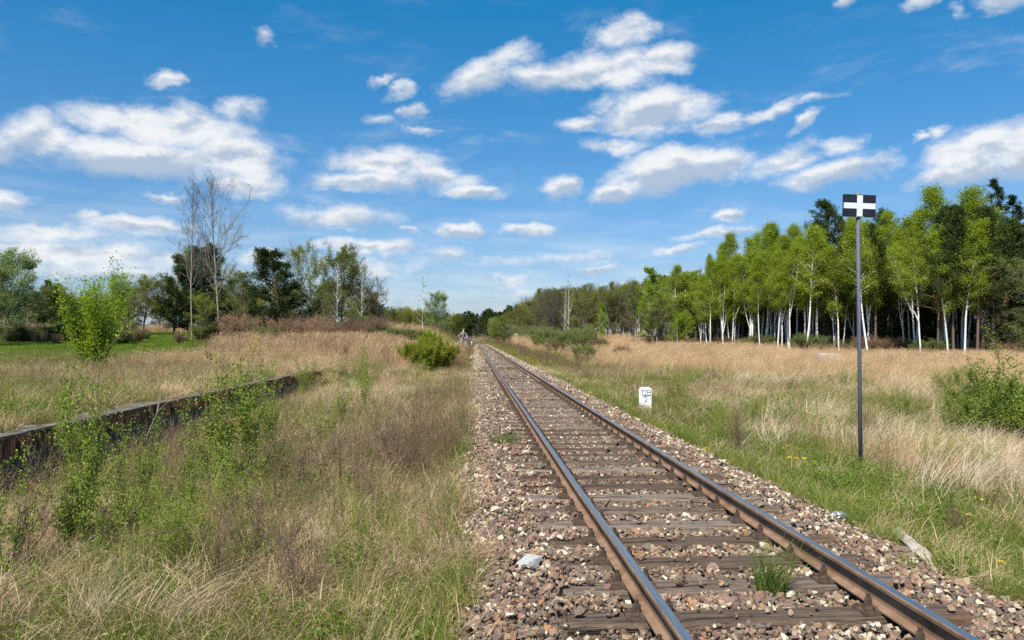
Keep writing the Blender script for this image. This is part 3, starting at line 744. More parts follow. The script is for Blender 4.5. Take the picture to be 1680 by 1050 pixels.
def crossing_sign():
    Y = 60.0; x, _, z = at(754.8, Y); root = empty('crossing_warning', (x, Y, z), 0, 'leaning rusty pole with pale crossed boards seen from behind, by the green bush', 'warning sign')
    S = Y / FPX / 10.5
    P = lambda u, v, dy=0: ((u - 575) * S, dy, CAMZ - z - (530 - HOR + 10 - 10) * 0 + ((HOR - (520 + v / 10.5)) / FPX * Y) )
    zb = lambda v: CAMZ + (HOR - (520 + v / 10.5)) / FPX * Y - z
    Q = lambda u, v, dy=0.: ((u - 575) * S, dy, zb(v))
    mb = MB(); tube(mb, [(-.02, 0, -.3), Q(590, 560), Q(615, 400), Q(637, 205)], .055, 10, cap=True); mb.build('pole', [MAT['rust_pole']], root, smooth=True)
    for i, (a, b) in enumerate([((640, 232), (540, 335)), ((640, 240), (708, 352)), ((706, 338), (500, 462)), ((548, 322), (612, 430)), ((592, 275), (690, 495))]):
        p = Vector(Q(*a)); q = Vector(Q(*b)); d = q - p; m = MB(); yy = .07 + .028 * i
        box(m, ((p.x + q.x) / 2, yy, (p.z + q.z) / 2), (d.length, .02, .07), mtx=Matrix.Rotation(-math.atan2(d.z, d.x), 3, 'Y')); m.build('crossed_board', [MAT['bar_grey']], root)
    m = MB(); box(m, (Q(625, 330)[0], .06, zb(320)), (.14, .03, .36)); m.build('bracket', [MAT['bark_dark']], root)
crossing_sign()
def far_post():
    x, Y, z = at(773.5, 150); root = empty('white_post', (x, Y, z), 0, 'small distant white post left of the rails where the line curves', 'post')
    mb = MB(); box(mb, (0, 0, .3), (.16, .12, 1.2), taper=.9); mb.build('post_body', [MAT['marker']], root)
    mb = MB(); box(mb, (.05, 0, 1.05), (.32, .10, .3), taper=.8); mb.build('plate', [MAT['marker']], root)
far_post()

# ---------------------------------------------------------------- loose things
def rock(name, px, py, size, mat, label, cat, seed, rz=0, sink=.3, dims=(1.2, .8, .7)):
    x, y, z = hit(px, py); me = stone_mesh(seed, mat, 1.0, 16); o = new_obj(name, me); o.scale = (size * dims[0], size * dims[1], size * dims[2])
    o.location = (x, y, z + size * dims[2] * (1 - sink)); o.rotation_euler = (.2, -.35, rz); return tag(o, label, cat)
rock('boulder', 868, 938, .12, MAT['rock_grey'], 'large angular grey stone lying on the ballast left of the track', 'stone', 23, .3, .1)
rock('pale_rock', 1612, 990, .06, MAT['pale_stone'], 'white pointed stone at the grass edge near the bottom right', 'stone', 9, -.6, .2, (1.5, .5, .6))
rock('white_stone', 773, 589, .22, MAT['pale_stone'], 'small white stone far up the line at the left ballast edge', 'stone', 12, .4, .3)
rock('red_stone', 907, 812, .045, MAT['brick'], 'brick-red stone lying left of the left rail', 'stone', 15, .4, -.2)
def plank():
    a = Vector(hit(1470, 898)); b = Vector(hit(1522, 932)); c = (a + b) / 2; d = b - a
    mb = MB(); rr = random.Random(3); n = 8; V = []
    for i in range(n + 1):
        s = i / n - .5
        for (u, w) in ((-.5, -.5), (.5, -.5), (.5, .5), (-.5, .5)): V.append((s * d.length * 1.05 + rr.gauss(0, .004), u * .085 + rr.gauss(0, .004), w * .022 + rr.gauss(0, .003)))
    q = [(i * 4 + j, (i + 1) * 4 + j, (i + 1) * 4 + (j + 1) % 4, i * 4 + (j + 1) % 4) for i in range(n) for j in range(4)] + [(0, 1, 2, 3), (n * 4 + 3, n * 4 + 2, n * 4 + 1, n * 4)]
    mb.add(V, q); o = mb.build('broken_plank', [MAT['plank']]); o.location = (c.x, c.y, c.z + .125); o.rotation_euler = (.5, 0, math.atan2(d.y, d.x))
    tag(o, 'bleached broken plank lying across the right edge of the ballast', 'plank')
plank()
def bag():
    x, y, z = hit(1377, 857); bm = bmesh.new(); bmesh.ops.create_icosphere(bm, subdivisions=4, radius=1)
    rr = np.random.RandomState(3)
    for v in bm.verts:
        p = v.co; f = 1 + .35 * (float(vn(p.x * 2 + 9, p.y * 2 + p.z * 3)) - .5) + .2 * (float(vn(p.x * 7, p.y * 6 + p.z * 8)) - .5)
        v.co = Vector((p.x * .085 * f, p.y * .05 * f, max(p.z, -.5) * .042 * f))
    me = bpy.data.meshes.new('plastic_bag'); bm.to_mesh(me); bm.free(); me.materials.append(MAT['bag']); o = new_obj('plastic_bag', me); o.location = (x, y, z + .07)
    tag(o, 'crumpled clear plastic bag at the grass edge right of the ballast', 'plastic bag')
bag()
def field_slab():
    x, Y, z = at(1356, 56); mb = MB(); box(mb, (0, 0, 0), (1.55, .9, .5), taper=.92); o = mb.build('concrete_block', [MAT['slab_pale']]); o.location = (x, Y, z + .58)
    o.rotation_euler = (.05, .03, .1); o.location.z = z + .2 + .0; o.scale.z = 2.0; o.location.z = z + .42
    tag(o, 'low pale concrete block sunk in the dry grass before the birches', 'block')
field_slab()
def dandelion(px, py, label):
    x, y, z = hit(px, py, dz=.16); h = .17; root = empty('dandelion', (x, y, z), random.Random(int(px)).uniform(0, 6), label, 'dandelion', 'yellow dandelions in the grass')
    mb = MB(); tube(mb, [(0, 0, 0), (.008, 0, h * .6), (.012, 0, h)], .0022, 4); mb.build('stem', [MAT['twig_green']], root)
    f = MB(); r_ = np.random.RandomState(int(px)); k = 46; s = .021 + .0014 * y
    a = r_.uniform(0, 6.28, k); rr_ = r_.uniform(0, 1, k) ** .6; base = np.stack([np.cos(a) * rr_ * s * .55 + .012, np.sin(a) * rr_ * s * .55, h + .008 * (1 - rr_ ** 2) + 0 * a], 1)
    ax = np.stack([np.cos(a), np.sin(a), .25 + .5 * (1 - rr_)], 1); leaves(f, r_, base, s * .95, s * .34, axis=ax); f.build('flower_head', [MAT['dandelion']], root)
for px, py, lb in [(1265,731,'dandelion highest of the cluster left of the sign post foot'), (1293,733,'upper dandelion of the close pair beside the ballast'), (1287,738,'lower dandelion of the close pair beside the ballast'),
    (1294,752,'leftmost of the three lowest dandelions beside the ballast'), (1307,753,'biggest dandelion of the cluster left of the sign post foot'), (1321,754,'rightmost dandelion of the cluster left of the sign post foot'),
    (1472,782,'single dandelion right of the sign post foot'), (1613,823,'highest dandelion in the grass at the right edge'), (1566,839,'leftmost dandelion in the grass at the right edge'), (1587,847,'large lower dandelion in the grass at the right edge'),
    (1646,925,'lowest dandelion near the right edge'), (1054,665,'dandelion just under the white distance stone'), (1050,670,'dandelion at the lower left of the distance stone'), (1067,671,'dandelion at the lower right of the distance stone'),
    (1159,737,'lone dandelion at the ballast edge right of the right rail'), (475,892,'larger dandelion low in the left foreground grass'), (484,842,'smaller upper dandelion in the left foreground grass'), (882,649,'dandelion growing between the rails'),
    (967,645,'dandelion in the green verge up the line before the stone'), (1025,654,'dandelion in the verge left of the distance stone'), (931,621,'farthest dandelion in the verge up the line'),
    (1386,652,'dandelion among tan grass left of the grey post'), (102,675,'left dandelion of two on the platform edge'), (110,676,'right dandelion of two on the platform edge')]:
    dandelion(px, py, lb)

def tuft(px, py, n, h, spread, mat, label, seed, w=.0055):
    x, y, z = hit(px, py, dz=.03); r_ = np.random.RandomState(seed); mb = MB()
    a = r_.uniform(0, 6.28, n); rad = spread * r_.rand(n) ** .6
    blades(mb, r_, np.stack([np.cos(a) * rad, np.sin(a) * rad * .8, 0 * a - .02], 1), h * r_.uniform(.45, 1.1, n), w, r_.uniform(.05, .4, n), r_.uniform(.0, .6, n), wind=(.08, 0))
    o = mb.build('grass_tuft', [mat]); o.location = (x, y, z + .04); return tag(o, label, 'grass tuft')
tuft(1262, 976, 190, .42, .11, MAT['grass_lush'], 'tall fresh green grass tuft growing between two sleepers near the right rail', 1)
tuft(1315, 985, 50, .09, .08, MAT['grass_lush'], 'low green sprout in the stones right below the tall tuft', 2)
tuft(828, 728, 330, .22, .30, MAT['grass_lush'], 'round patch of green grass on the ballast left of the left rail', 3)
tuft(1052, 838, 14, .09, .03, MAT['grass_lush'], 'tiny green sprout on a sleeper in mid track', 4)
tuft(1070, 856, 16, .12, .03, MAT['grass'], 'thin yellowish grass sprout between the sleepers in mid track', 5)
tuft(836, 607, 150, .25, .5, MAT['grass_lush'], 'grass patch between the rails farther up the line', 6, .012)
tuft(790, 612, 150, .25, .5, MAT['grass_lush'], 'green tuft left of the left rail far up the line', 7, .012)
tuft(790, 572, 110, .4, .9, MAT['grass_lush'], 'farthest green patch on the ballast left of the rails', 8, .02)
tuft(806, 575, 110, .3, .6, MAT['grass_lush'], 'farthest green patch between the rails', 9, .02)
tuft(955, 700, 60, .12, .2, MAT['grass'], 'sparse green sprouts beside the left rail in mid track', 10)
tuft(925, 670, 60, .14, .25, MAT['grass'], 'sprouts between the rails in mid distance', 11)
tuft(1478, 932, 60, .16, .12, MAT['grass_lush'], 'grass tuft growing beside the bleached plank', 12)
def dead_branch(label, pts, r, px, Y, name='dead_branch', mat='plank'):
    x, Y, z = at(px, Y); mb = MB()
    for P, rr_ in zip(pts, r): tube(mb, P, np.linspace(rr_, rr_ * .3, len(P)), 5)
    o = mb.build(name, [MAT[mat]]); o.location = (x, Y, z); return tag(o, label, 'branch')
dead_branch('pale dead stalk leaning on the platform grass', [[(0, 0, 0), (.25, 0, .35), (.42, 0, .75), (.5, 0, 1.25)], [(.42, 0, .75), (.5, 0, 1.1), (.7, 0, 1.3)], [(.25, 0, .35), (.45, 0, .8), (.75, .1, 1.1)]], [.012, .008, .007], 222, 14.4)
dead_branch('whitish fallen branch lying before the reddish thicket', [[(0, 0, 1.0), (.6, 0, .75), (1.2, 0, .5), (2.0, 0, .62), (2.6, 0, .5), (2.9, 0, .2)], [(2.6, 0, .5), (2.4, 0, .9)], [(1.2, 0, .5), (1.6, 0, 1.0)]], [.05, .03, .03], 398, 62)

# ---------------------------------------------------------------- plants
def wander(rs, p0, d0, L, n, jit, grav=0.0, wind=0.0):
    P = [np.array(p0, float)]; d = np.array(d0, float); d /= np.linalg.norm(d); st = L / n
    for i in range(n):
        d = d + rs.normal(size=3) * jit; d[2] += grav; d[0] += wind; d /= np.linalg.norm(d); P.append(P[-1] + d * st)
    return np.array(P)
def interp_path(P, s):
    f = s * (len(P) - 1); i = min(int(f), len(P) - 2); return P[i] * (1 - (f - i)) + P[i + 1] * (f - i), P[i + 1] - P[i]

def tree_proto(seed, H, r, start, prof, nb, ang, grav, n2, n3, leafn, lsz, bark, twig, leaf, lean=0.0, jit=.03, up2=.0, wind=.0, leafspread=.12, asp=.6, forks=0, kind='leaf', twig_r=.5):
    """a tree of height H as (trunk mesh, crown mesh); branches in three orders, leaves on the finest"""
    rs = np.random.RandomState(seed); tk = MB(); cr = MB(); LP = []
    stems = [(wander(rs, (0, 0, -.3), (lean, 0, 1), H + .3, 12, jit, .02), r)]
    for f in range(forks):
        p, d = interp_path(stems[0][0], .18 + .2 * rs.rand()); a = rs.uniform(0, 6.28)
        stems.append((wander(rs, p, (math.cos(a) * .4, math.sin(a) * .4, 1), (H - p[2]) * rs.uniform(.75, .95), 9, jit, .05), r * .62))
    nst = len(stems)
    for si, (T, r0) in enumerate(stems):
        tube(tk, T, r0 * np.linspace(1.08, .10, len(T)) ** .85, 7)
        z0, z1 = T[0][2], T[-1][2]
        for b in range(nb // nst + 1):
            u = (b + rs.rand()) / (nb // nst + 1); s = start + (1 - start) * u if si == 0 else max(.15, start * .6) + (.85) * u
            if s > .985: continue
            p, d = interp_path(T, s); L1 = prof(u) * H * rs.uniform(.75, 1.2); a = rs.uniform(0, 6.28); an = ang(u)
            dd = (math.cos(a) * math.sin(an), math.sin(a) * math.sin(an), math.cos(an))
            Bp = wander(rs, p, dd, L1, 5, .10, grav, wind); rb = max(r0 * (1 - s) * .42 + .012, .012) * (twig_r + .5)
            tube(tk, Bp, np.linspace(rb, rb * .3, 6), 4)
            for c in range(n2):
                s2 = rs.uniform(.18, 1.0); q, e = interp_path(Bp, min(s2, .99)); e = e / (np.linalg.norm(e) + 1e-9)
                L2 = L1 * rs.uniform(.22, .5) * (1.15 - .5 * s2); v = e + rs.normal(size=3) * .55; v[2] += up2
                Cp = wander(rs, q, v, L2, 3, .15, grav * 1.3, wind * 1.5); tube(cr, Cp, np.linspace(rb * .38, rb * .12, 4) * (1 if kind != 'bare' else 1.2), 3)
                if kind == 'bare' or n3:
                    for g in range(n3):
                        w, e2 = interp_path(Cp, rs.uniform(.2, .98)); v = e2 / (np.linalg.norm(e2) + 1e-9) + rs.normal(size=3) * .5; v[2] += up2
                        Dp = wander(rs, w, v, L2 * rs.uniform(.3, .6), 2, .2, grav, wind); tube(cr, Dp, np.linspace(rb * .2, rb * .09, 3) + .0015, 3)
                        if leafn: LP.append((Dp, 1))
                if leafn: LP.append((Cp, 2))
    if leafn and LP:
        tot = sum(w for _, w in LP); C = []; A = []
        for Pp, w in LP:
            k = rs.poisson(leafn * w / tot)
            for _ in range(k):
                c, e = interp_path(Pp, rs.uniform(.1, 1)); C.append(c + rs.normal(size=3) * leafspread * np.array([1, 1, .8])); A.append(e / (np.linalg.norm(e) + 1e-9))
        A = np.array(A); C = np.array(C)
        if kind == 'needle': leaves(cr, rs, C, lsz, lsz * asp, mi=1, axis=A + rs.normal(size=A.shape) * .5, up=.8)
        else: leaves(cr, rs, C, lsz, lsz * asp, mi=1, up=.3)
    return tk.mesh('trunk', [bark], True), cr.mesh('crown', [twig, leaf])

def mk(name, meshes, parts=('trunk', 'crown')):
    o = bpy.data.objects.new(name, None); o.empty_display_size = .3
    return (name, meshes, parts)
def plant(pr, loc, rz, sc, label, cat, group=None, sx=None):
    name, meshes, parts = pr; root = empty(name, loc, rz, label, cat, group)
    root.scale = (sx if sx else sc, sx if sx else sc, sc)
    for me, pn in zip(meshes, parts): new_obj(pn, me, root)
    return root

dome = lambda u: .34 * math.sin(math.pi * (u * .82 + .12)) ** .8
A_up = lambda u: R(62 - 38 * u)
BIRCH = [mk('birch', tree_proto(200 + i, 15, .115, .385 + .045 * (i % 3), lambda u: .165 * min(1, (u + .12) * 3) * (1 - u) ** .6 + .012, 54, lambda u: R(50 - 28 * u), -.045, 8, 2, 14500, .135, MAT['birch_bark'], MAT['twig_brown'], MAT['birch_leaf'],
          lean=[.0, .03, -.03, .06, -.02, .1][i], jit=.035, wind=.03, leafspread=.28, forks=[0, 0, 1, 0, 2, 0][i])) for i in range(6)]
BIRCH_Y = [mk('birch', tree_proto(220 + i, 9, .07, .14, lambda u: .20 * math.sin(math.pi * (.25 + u * .7)) + .015, 42, lambda u: R(50 - 25 * u), -.0, 6, 2, 6500, .15, MAT['birch_bark'], MAT['twig_brown'], MAT['bright_leaf' if i == 0 else 'birch_leaf'],
          jit=.02, wind=.03, leafspread=.13)) for i in range(2)]
def clump_prof(u): return .26 * math.sin(math.pi * (u * .8 + .15)) ** .7
PINE = [mk('pine', tree_proto(240 + i, 15, .16, .42, lambda u: .20 * (1 - u) ** .55 + .02, 44, lambda u: R(80 - 35 * u), .05, 8, 3, 14000, .28, MAT['pine_bark'], MAT['bark_dark'], MAT['needle'], jit=.02, leafspread=.16, asp=.2, kind='needle', up2=.25)) for i in range(3)]
BUSHPINE = [mk('pine', tree_proto(250 + i, 10, .16, .10, lambda u: .28 * (1 - u) ** .45 + .03, 64, lambda u: R(78 - 30 * u), .05, 9, 3, 22000, .27, MAT['pine_bark'], MAT['bark_dark'], MAT['needle'], jit=.03, leafspread=.16, asp=.22, kind='needle', up2=.25)) for i in range(2)]
SPRUCE = [mk('spruce', tree_proto(260 + i, 16, .16, .06, lambda u: .19 * (1 - u) ** .9 + .01, 84, lambda u: R(98 - 30 * u), .02, 7, 2, 12000, .26, MAT['bark_brown'], MAT['bark_dark'], MAT['needle_dark'], jit=.006, leafspread=.12, asp=.2, kind='needle')) for i in range(2)]
BARE = [mk('bare_tree', tree_proto(280 + i, 13, [.10, .13, .14][i], [.30, .28, .18][i], [lambda u: .24 * (1 - u) ** .5 + .03, lambda u: .36 * math.sin(math.pi * (u * .75 + .2)) + .02, dome][i], [30, 34, 30][i], lambda u: R(52 - 26 * u), .035, 11, 7, 0, .1,
          MAT[['bare_bark', 'bare_bark', 'bark_dark'][i]], MAT[['twig_grey', 'twig_grey', 'bark_dark'][i]], MAT['olive_leaf'], lean=[-.06, -.03, 0][i], jit=.03, kind='bare', up2=.25, twig_r=[.25, .35, .6][i])) for i in range(3)]
SLIM = [mk('bare_birch', tree_proto(290 + i, 11, .048, .28, lambda u: .13 * (1 - u) ** .4 + .02, 26, lambda u: R(42 - 16 * u), .03, 6, 3, 350, .09, MAT['birch_bark'], MAT['twig_grey'], MAT['olive_leaf'], jit=.02, up2=.2, leafspread=.08)) for i in range(2)]
HAZEL = [mk(['grey_tree', 'grey_tree', 'olive_tree', 'olive_tree'][i], tree_proto(300 + i, 11, .12, .18, dome, 40, A_up, .03, 9, 4, [3200, 7000, 10000, 9000][i], .135, MAT['bark_brown'], MAT['twig_brown' if i % 2 == 0 else 'twig_grey'], MAT[['olive_leaf', 'oak_leaf', 'olive_leaf', 'yellow_leaf'][i]], jit=.04, up2=.2, leafspread=.15, forks=1, kind='leaf')) for i in range(4)]
ROUND = [mk('broadleaf_tree', tree_proto(320 + i, 10, .15, .16, lambda u: .40 * math.sin(math.pi * (u * .78 + .16)) ** .7, 52, lambda u: R(66 - 36 * u), .03, 9, 3, 16000, .16, MAT['bark_brown'], MAT['twig_brown'], MAT[['oak_leaf', 'grey_leaf', 'bright_leaf', 'yellow_leaf'][i]], jit=.05, up2=.15, leafspread=.2, forks=1)) for i in range(4)]

def shrub_proto(seed, n, H, spread, lean, side, leafn, lsz, stem_mat, leaf, r=.006, jit=.06, leaf_lo=.15, asp=.6, cl=.03, blossom=None):
    rs = np.random.RandomState(seed); st = MB(); lf = MB(); C = []
    for i in range(n):
        a = rs.uniform(0, 6.28); rr_ = spread * rs.rand() ** .7; h = H * rs.uniform(.55, 1.08)
        T = wander(rs, (math.cos(a) * rr_ * .3, math.sin(a) * rr_ * .3, -.03), (math.cos(a) * lean * rs.rand(), math.sin(a) * lean * rs.rand(), 1), h, 7, jit, .02)
        tube(st, T, np.linspace(r, r * .3, 8), 4); paths = [(T, 1.0)]
        for k in range(side):
            p, d = interp_path(T, rs.uniform(.2, .95)); v = d / np.linalg.norm(d) + rs.normal(size=3) * .55; v[2] = abs(v[2])
            B = wander(rs, p, v, h * rs.uniform(.12, .34), 4, .08, .03); tube(st, B, np.linspace(r * .5, r * .2, 5), 3); paths.append((B, .6))
        for (Pp, w) in paths:
            nodes = rs.poisson(leafn * w / n)
            for _ in range(nodes):
                c, _e = interp_path(Pp, rs.uniform(leaf_lo if w == 1 else .05, 1)); m = rs.randint(2, 5); C.append(c + rs.normal(size=(m, 3)) * cl)
    if C: leaves(lf, rs, np.concatenate(C), lsz, lsz * asp, up=.7)
    out = [st.mesh('stems', [stem_mat])]
    if C: out.append(lf.mesh('foliage', [leaf]))
    return out
SH = ('stems', 'foliage')
SAPLING = [mk('shrub_sapling', shrub_proto(400 + i, [5, 7, 4, 6][i], 1.5, .22, [.35, .5, .2, .4][i], 8, 170, .030, MAT['twig_brown'], MAT['shrub_leaf'], .0056, .05, .28), SH) for i in range(4)]
WHIPS = [mk('leafy_bush', shrub_proto(410 + i, 30, 1.1, .5, .55, 5, 300, .023, MAT['twig_green'], MAT['shrub_leaf'], .003, .05, .15, cl=.02), SH) for i in range(3)]
TWIGGY = [mk('dead_bush', shrub_proto(420 + i, 18, 1.05, .35, .6, 12, 90, .012, MAT['twig_brown'], MAT['weed'], .0046, .06, .3), SH) for i in range(3)]
LEAFB = [mk('leafy_bush', shrub_proto(430 + i, 24, 2.0, .9, .75, 11, 1050, .046, MAT['bark_dark'], MAT['shrub_leaf_dark' if i != 2 else 'shrub_leaf'], .009, .07, .12, cl=.05), SH) for i in range(3)]
PLATSH = mk('tall_shrub', shrub_proto(435, 16, 3.4, .9, .42, 16, 420, .075, MAT['bark_brown'], MAT['bright_leaf'], .014, .06, .35, cl=.12), SH)
BROOM = [mk('green_bush', shrub_proto(440, 90, 2.2, 1.5, .75, 8, 9000, .06, MAT['twig_green'], MAT['yellow_leaf'], .008, .05, .05, cl=.06, asp=.5), SH),
         mk('green_bush', shrub_proto(441, 70, 2.6, 1.4, .7, 9, 8000, .075, MAT['bark_brown'], MAT['bright_leaf'], .012, .05, .05, cl=.08), SH)]
THICK = [mk('thicket_shrub', shrub_proto(450 + i, 60, 2.6, 1.8, .75, 14, [700, 900, 2600][i], .06, MAT[['redtwig', 'twig_brown', 'twig_grey'][i]], MAT[['redtwig', 'weed', 'olive_leaf'][i]], .013, .07, .2, cl=.08), SH) for i in range(3)]
BLOSS = mk('blossoming_shrub', shrub_proto(460, 40, 3.0, 1.6, .7, 12, 2600, .11, MAT['bark_dark'], MAT['blossom'], .02, .07, .1, cl=.12), SH)

rq = random.Random(77)
def T_(pr, px, Y, pytop, H0, label, cat, group=None, wide=1.0):
    """a tree whose foot stands at picture column px, Y metres away, its top reaching picture row pytop"""
    x, Y, z = at(px, Y); sc = height_for(pytop, Y, z) / H0; return plant(pr, (x, Y, z - .05), rq.uniform(-.5, .5) if cat == 'birch' else rq.uniform(0, 6.28), sc, label, cat, group, sx=sc * wide)

# --- right wood, front row of birches
G = 'birches along the front edge of the wood'
front = [ # px, Y, top, proto, wide, label
 (1127,122,452,('Y',1),1.2,'young leafy birch with white trunk standing left of the tall birch row'),
 (1064,128,442,('Y',0),1.15,'bright green cone-shaped birch standing alone above the grey wood'),
 (987,150,499,('Y',0),.9,'small bright young birch before the brown trees'),
 (1164,108,418,5,.55,'slender leaning birch with a brown trunk and tufted top left of the row'),
 (1183,106,400,1,.8,'first birch at the left end of the tall row'),
 (1208,104,380,0,.95,'tall birch at the left shoulder of the row'),
 (1229,100,392,3,.85,'birch with a clear white trunk near the left of the row'),
 (1240,101,385,2,.85,'greyish thin birch behind the left part of the row'),
 (1258,97,368,1,1.0,'birch of the close pair of white trunks left of mid row'),
 (1266,98,374,4,.8,'slimmer birch of the close pair of white trunks left of mid row'),
 (1282,96,372,0,.9,'pale birch with two trunks close together'),
 (1305,91,368,5,.95,'birch with the thick bright trunk left of mid row'),
 (1319,92,380,3,.8,'birch with the straight white trunk right after the thick one'),
 (1337,90,376,1,1.0,'birch whose white trunk leans to the right, mid row'),
 (1358,92,388,2,.8,'thin birch in shade left of the sign post'),
 (1424,84,350,0,1.0,'birch standing just right of the sign post'),
 (1431,85,362,4,.8,'thin birch behind the one right of the sign post'),
 (1457,83,344,3,.9,'birch with a dull trunk beside an orange pine trunk'),
 (1483,76,378,4,.95,'forked birch with yellowish crown right of the sign'),
 (1493,77,372,2,.85,'birch leaning left out of the forked group'),
 (1503,75,346,1,.9,'birch with a branching white trunk right of the forked birch'),
 (1529,76,382,5,.6,'small birch with a short white trunk between taller ones'),
 (1557,72,300,0,1.1,'tall birch with a thick bright trunk, left of the tallest'),
 (1577,72,303,3,1.15,'tallest thick white birch near the right end'),
 (1584,73,330,5,1.0,'birch leaning strongly right beside the tallest one'),
 (1572,75,340,2,.7,'birch trunk tucked behind the tallest birch'),
 (1622,77,345,1,.95,'dark-trunked birch near the right edge')]
for (px, Y, top, pi, wd, lb) in front:
    if isinstance(pi, tuple): T_(BIRCH_Y[pi[1]], px, Y, top, 9, lb, 'birch', G, wd)
    else: T_(BIRCH[pi], px, Y, top, 15, lb, 'birch', G, wd)
T_(PINE[0], 1452, 86, 352, 15, 'pine with a straight orange trunk among the birches', 'pine', 'pines in the right wood')
T_(PINE[1], 1369, 92, 335, 15, 'dark pine rising left of the sign board', 'pine', 'pines in the right wood', 1.1)
T_(SPRUCE[0], 1385, 97, 352, 16, 'dark conifer directly behind the sign board', 'spruce', 'spruces in the right wood', 1.0)
T_(SPRUCE[1], 1634, 80, 286, 16, 'tall pointed spruce near the right edge of the picture', 'spruce', 'spruces in the right wood', 1.0)
T_(SPRUCE[0], 1668, 77, 318, 16, 'broad dark spruce at the right edge', 'spruce', 'spruces in the right wood', 1.25)
T_(BUSHPINE[0], 1655, 70, 395, 10, 'dark pine behind the olive bush at the right edge', 'pine', 'pines in the right wood')
T_(HAZEL[2], 1680, 58, 432, 11, 'round olive bush-like tree at the right edge', 'tree', None, 1.3)
T_(BIRCH[4], 1600, 80, 335, 15, 'leafy birch behind the tall birches near the right end', 'birch', G, 1.1)
T_(BIRCH[0], 1644, 79, 350, 15, 'birch next to the pointed spruce', 'birch', G, 1.1)
# --- deeper rows
def inside(n, dmin, dmax, protos, H0, hh, label, cat, group, ylo=66, yhi=150, seed=1, wide=1.0):
    r_ = random.Random(seed); k = 0
    while k < n:
        Y = r_.uniform(ylo, yhi); x = float(tree_edge_x(Y)) + r_.uniform(dmin, dmax)
        if x / Y > .80: continue
        h = r_.uniform(*hh); z = float(TZ(x, Y)); plant(r_.choice(protos), (x, Y, z - .05), r_.uniform(0, 6.28), h / H0, label, cat, group, sx=h / H0 * wide); k += 1
inside(48, 4.0, 10, PINE, 15, (11, 13.5), 'dark pine standing in the second rows of the wood, behind the birches', 'pine', 'pines in the shade behind the birches', seed=2)
inside(34, 9, 24, PINE + SPRUCE[:1], 15, (11.5, 14.5), 'dark conifer deep in the wood', 'conifer', 'conifers deep in the wood', seed=3, wide=1.2)
inside(95, .8, 8, BIRCH, 15, (10.5, 13.6), 'birch half hidden behind the front row of the wood', 'birch', 'birches behind the front row', seed=4)
inside(60, 1.5, 12, [THICK[1], THICK[0], THICK[2]], 2.6, (1.3, 2.4), 'low brownish undergrowth shrub between the trunks', 'shrub', 'undergrowth shrubs in the right wood', seed=5, wide=1.3)
inside(22, 4, 14, [HAZEL[0], HAZEL[1]], 11, (6, 9), 'small shaded tree growing under the birches', 'tree', 'small trees under the birches', seed=6, wide=1.1)
inside(34, 12, 24, BUSHPINE, 10, (9, 13), 'bushy pine closing the back of the wood', 'pine', 'bushy pines at the back of the wood', seed=7, wide=1.3)
# --- middle distance right of the track: grey and brown leafless wood
r_ = random.Random(31)
for i in range(190):
    Y = r_.uniform(125, 400); x = float(tree_edge_x(Y)) + r_.uniform(0, 34) * (min(Y, 220) / 180)
    if (x / Y * FPX + 840) > 1215: continue
    px = 840 + x / Y * FPX; topl = np.interp(px, [800, 850, 900, 1000, 1100, 1200], [528, 500, 480, 472, 466, 438]); z = float(TZ(x, Y)); h = min(max(height_for(topl + r_.uniform(-2, 14), Y, z), 4.5), 24)
    pr = r_.choice([HAZEL[0], HAZEL[1], HAZEL[0], HAZEL[2], BARE[2], HAZEL[3]])
    plant(pr, (x, Y, z - .05), r_.uniform(0, 6.28), h / (13 if pr is BARE[2] else 11), 'brownish barely leafing tree in the wood beyond the field', 'tree', 'grey brown trees of the middle distance', sx=h / 11 * 1.05)
T_(BARE[2], 1039, 138, 466, 13, 'dark leafless tree standing in front of the brown wood', 'tree')
T_(BARE[2], 905, 165, 480, 13, 'dark twiggy tree at the left of the brown wood', 'tree')
T_(SLIM[0], 934, 150, 452, 11, 'pale slender bare birch right of the dark twiggy tree', 'birch', 'slender bare birches', .8)
T_(SLIM[1], 926, 156, 466, 11, 'thinner pale bare birch behind the slender one', 'birch', 'slender bare birches', .7)
T_(HAZEL[2], 1073, 104, 506, 11, 'round olive shrub-like tree below the cone-shaped birch', 'tree', None, 1.9)
T_(ROUND[3], 965, 150, 538, 10, 'low bright green bush before the brown wood', 'bush', None, 1.4)
T_(ROUND[2], 1112, 118, 520, 10, 'bright green low tree at the foot of the young birch', 'tree', None, 1.3)
for px, Y, s, lb in [(850,255,1.0,'white blossoming shrub near the track curve'), (943,152,.7,'small pale blossoming shrub beside the bright green bush')]:
    x, Y, z = at(px, Y); plant(BLOSS, (x, Y, z), 0, s, lb, 'shrub', 'blossoming shrubs')
lowr = [(812,300,3,8.0,'yellowish round tree beside the far curve of the line'), (828,270,3,7.5,'pale green tree right of the far curve'), (868,225,2,5.0,'olive tree before the wood right of the line'), (885,205,2,6.0,'olive green tree nearer along the line'), (842,330,0,11,'tall dim tree behind the far curve')]
for px, Y, k, h, lb in lowr:
    x, Y, z = at(px, Y); plant(ROUND[k] if k in (0, 3) else HAZEL[k], (x, Y, z), rq.uniform(0, 6), h / 10, lb, 'tree', None, sx=h / 10 * 1.1)
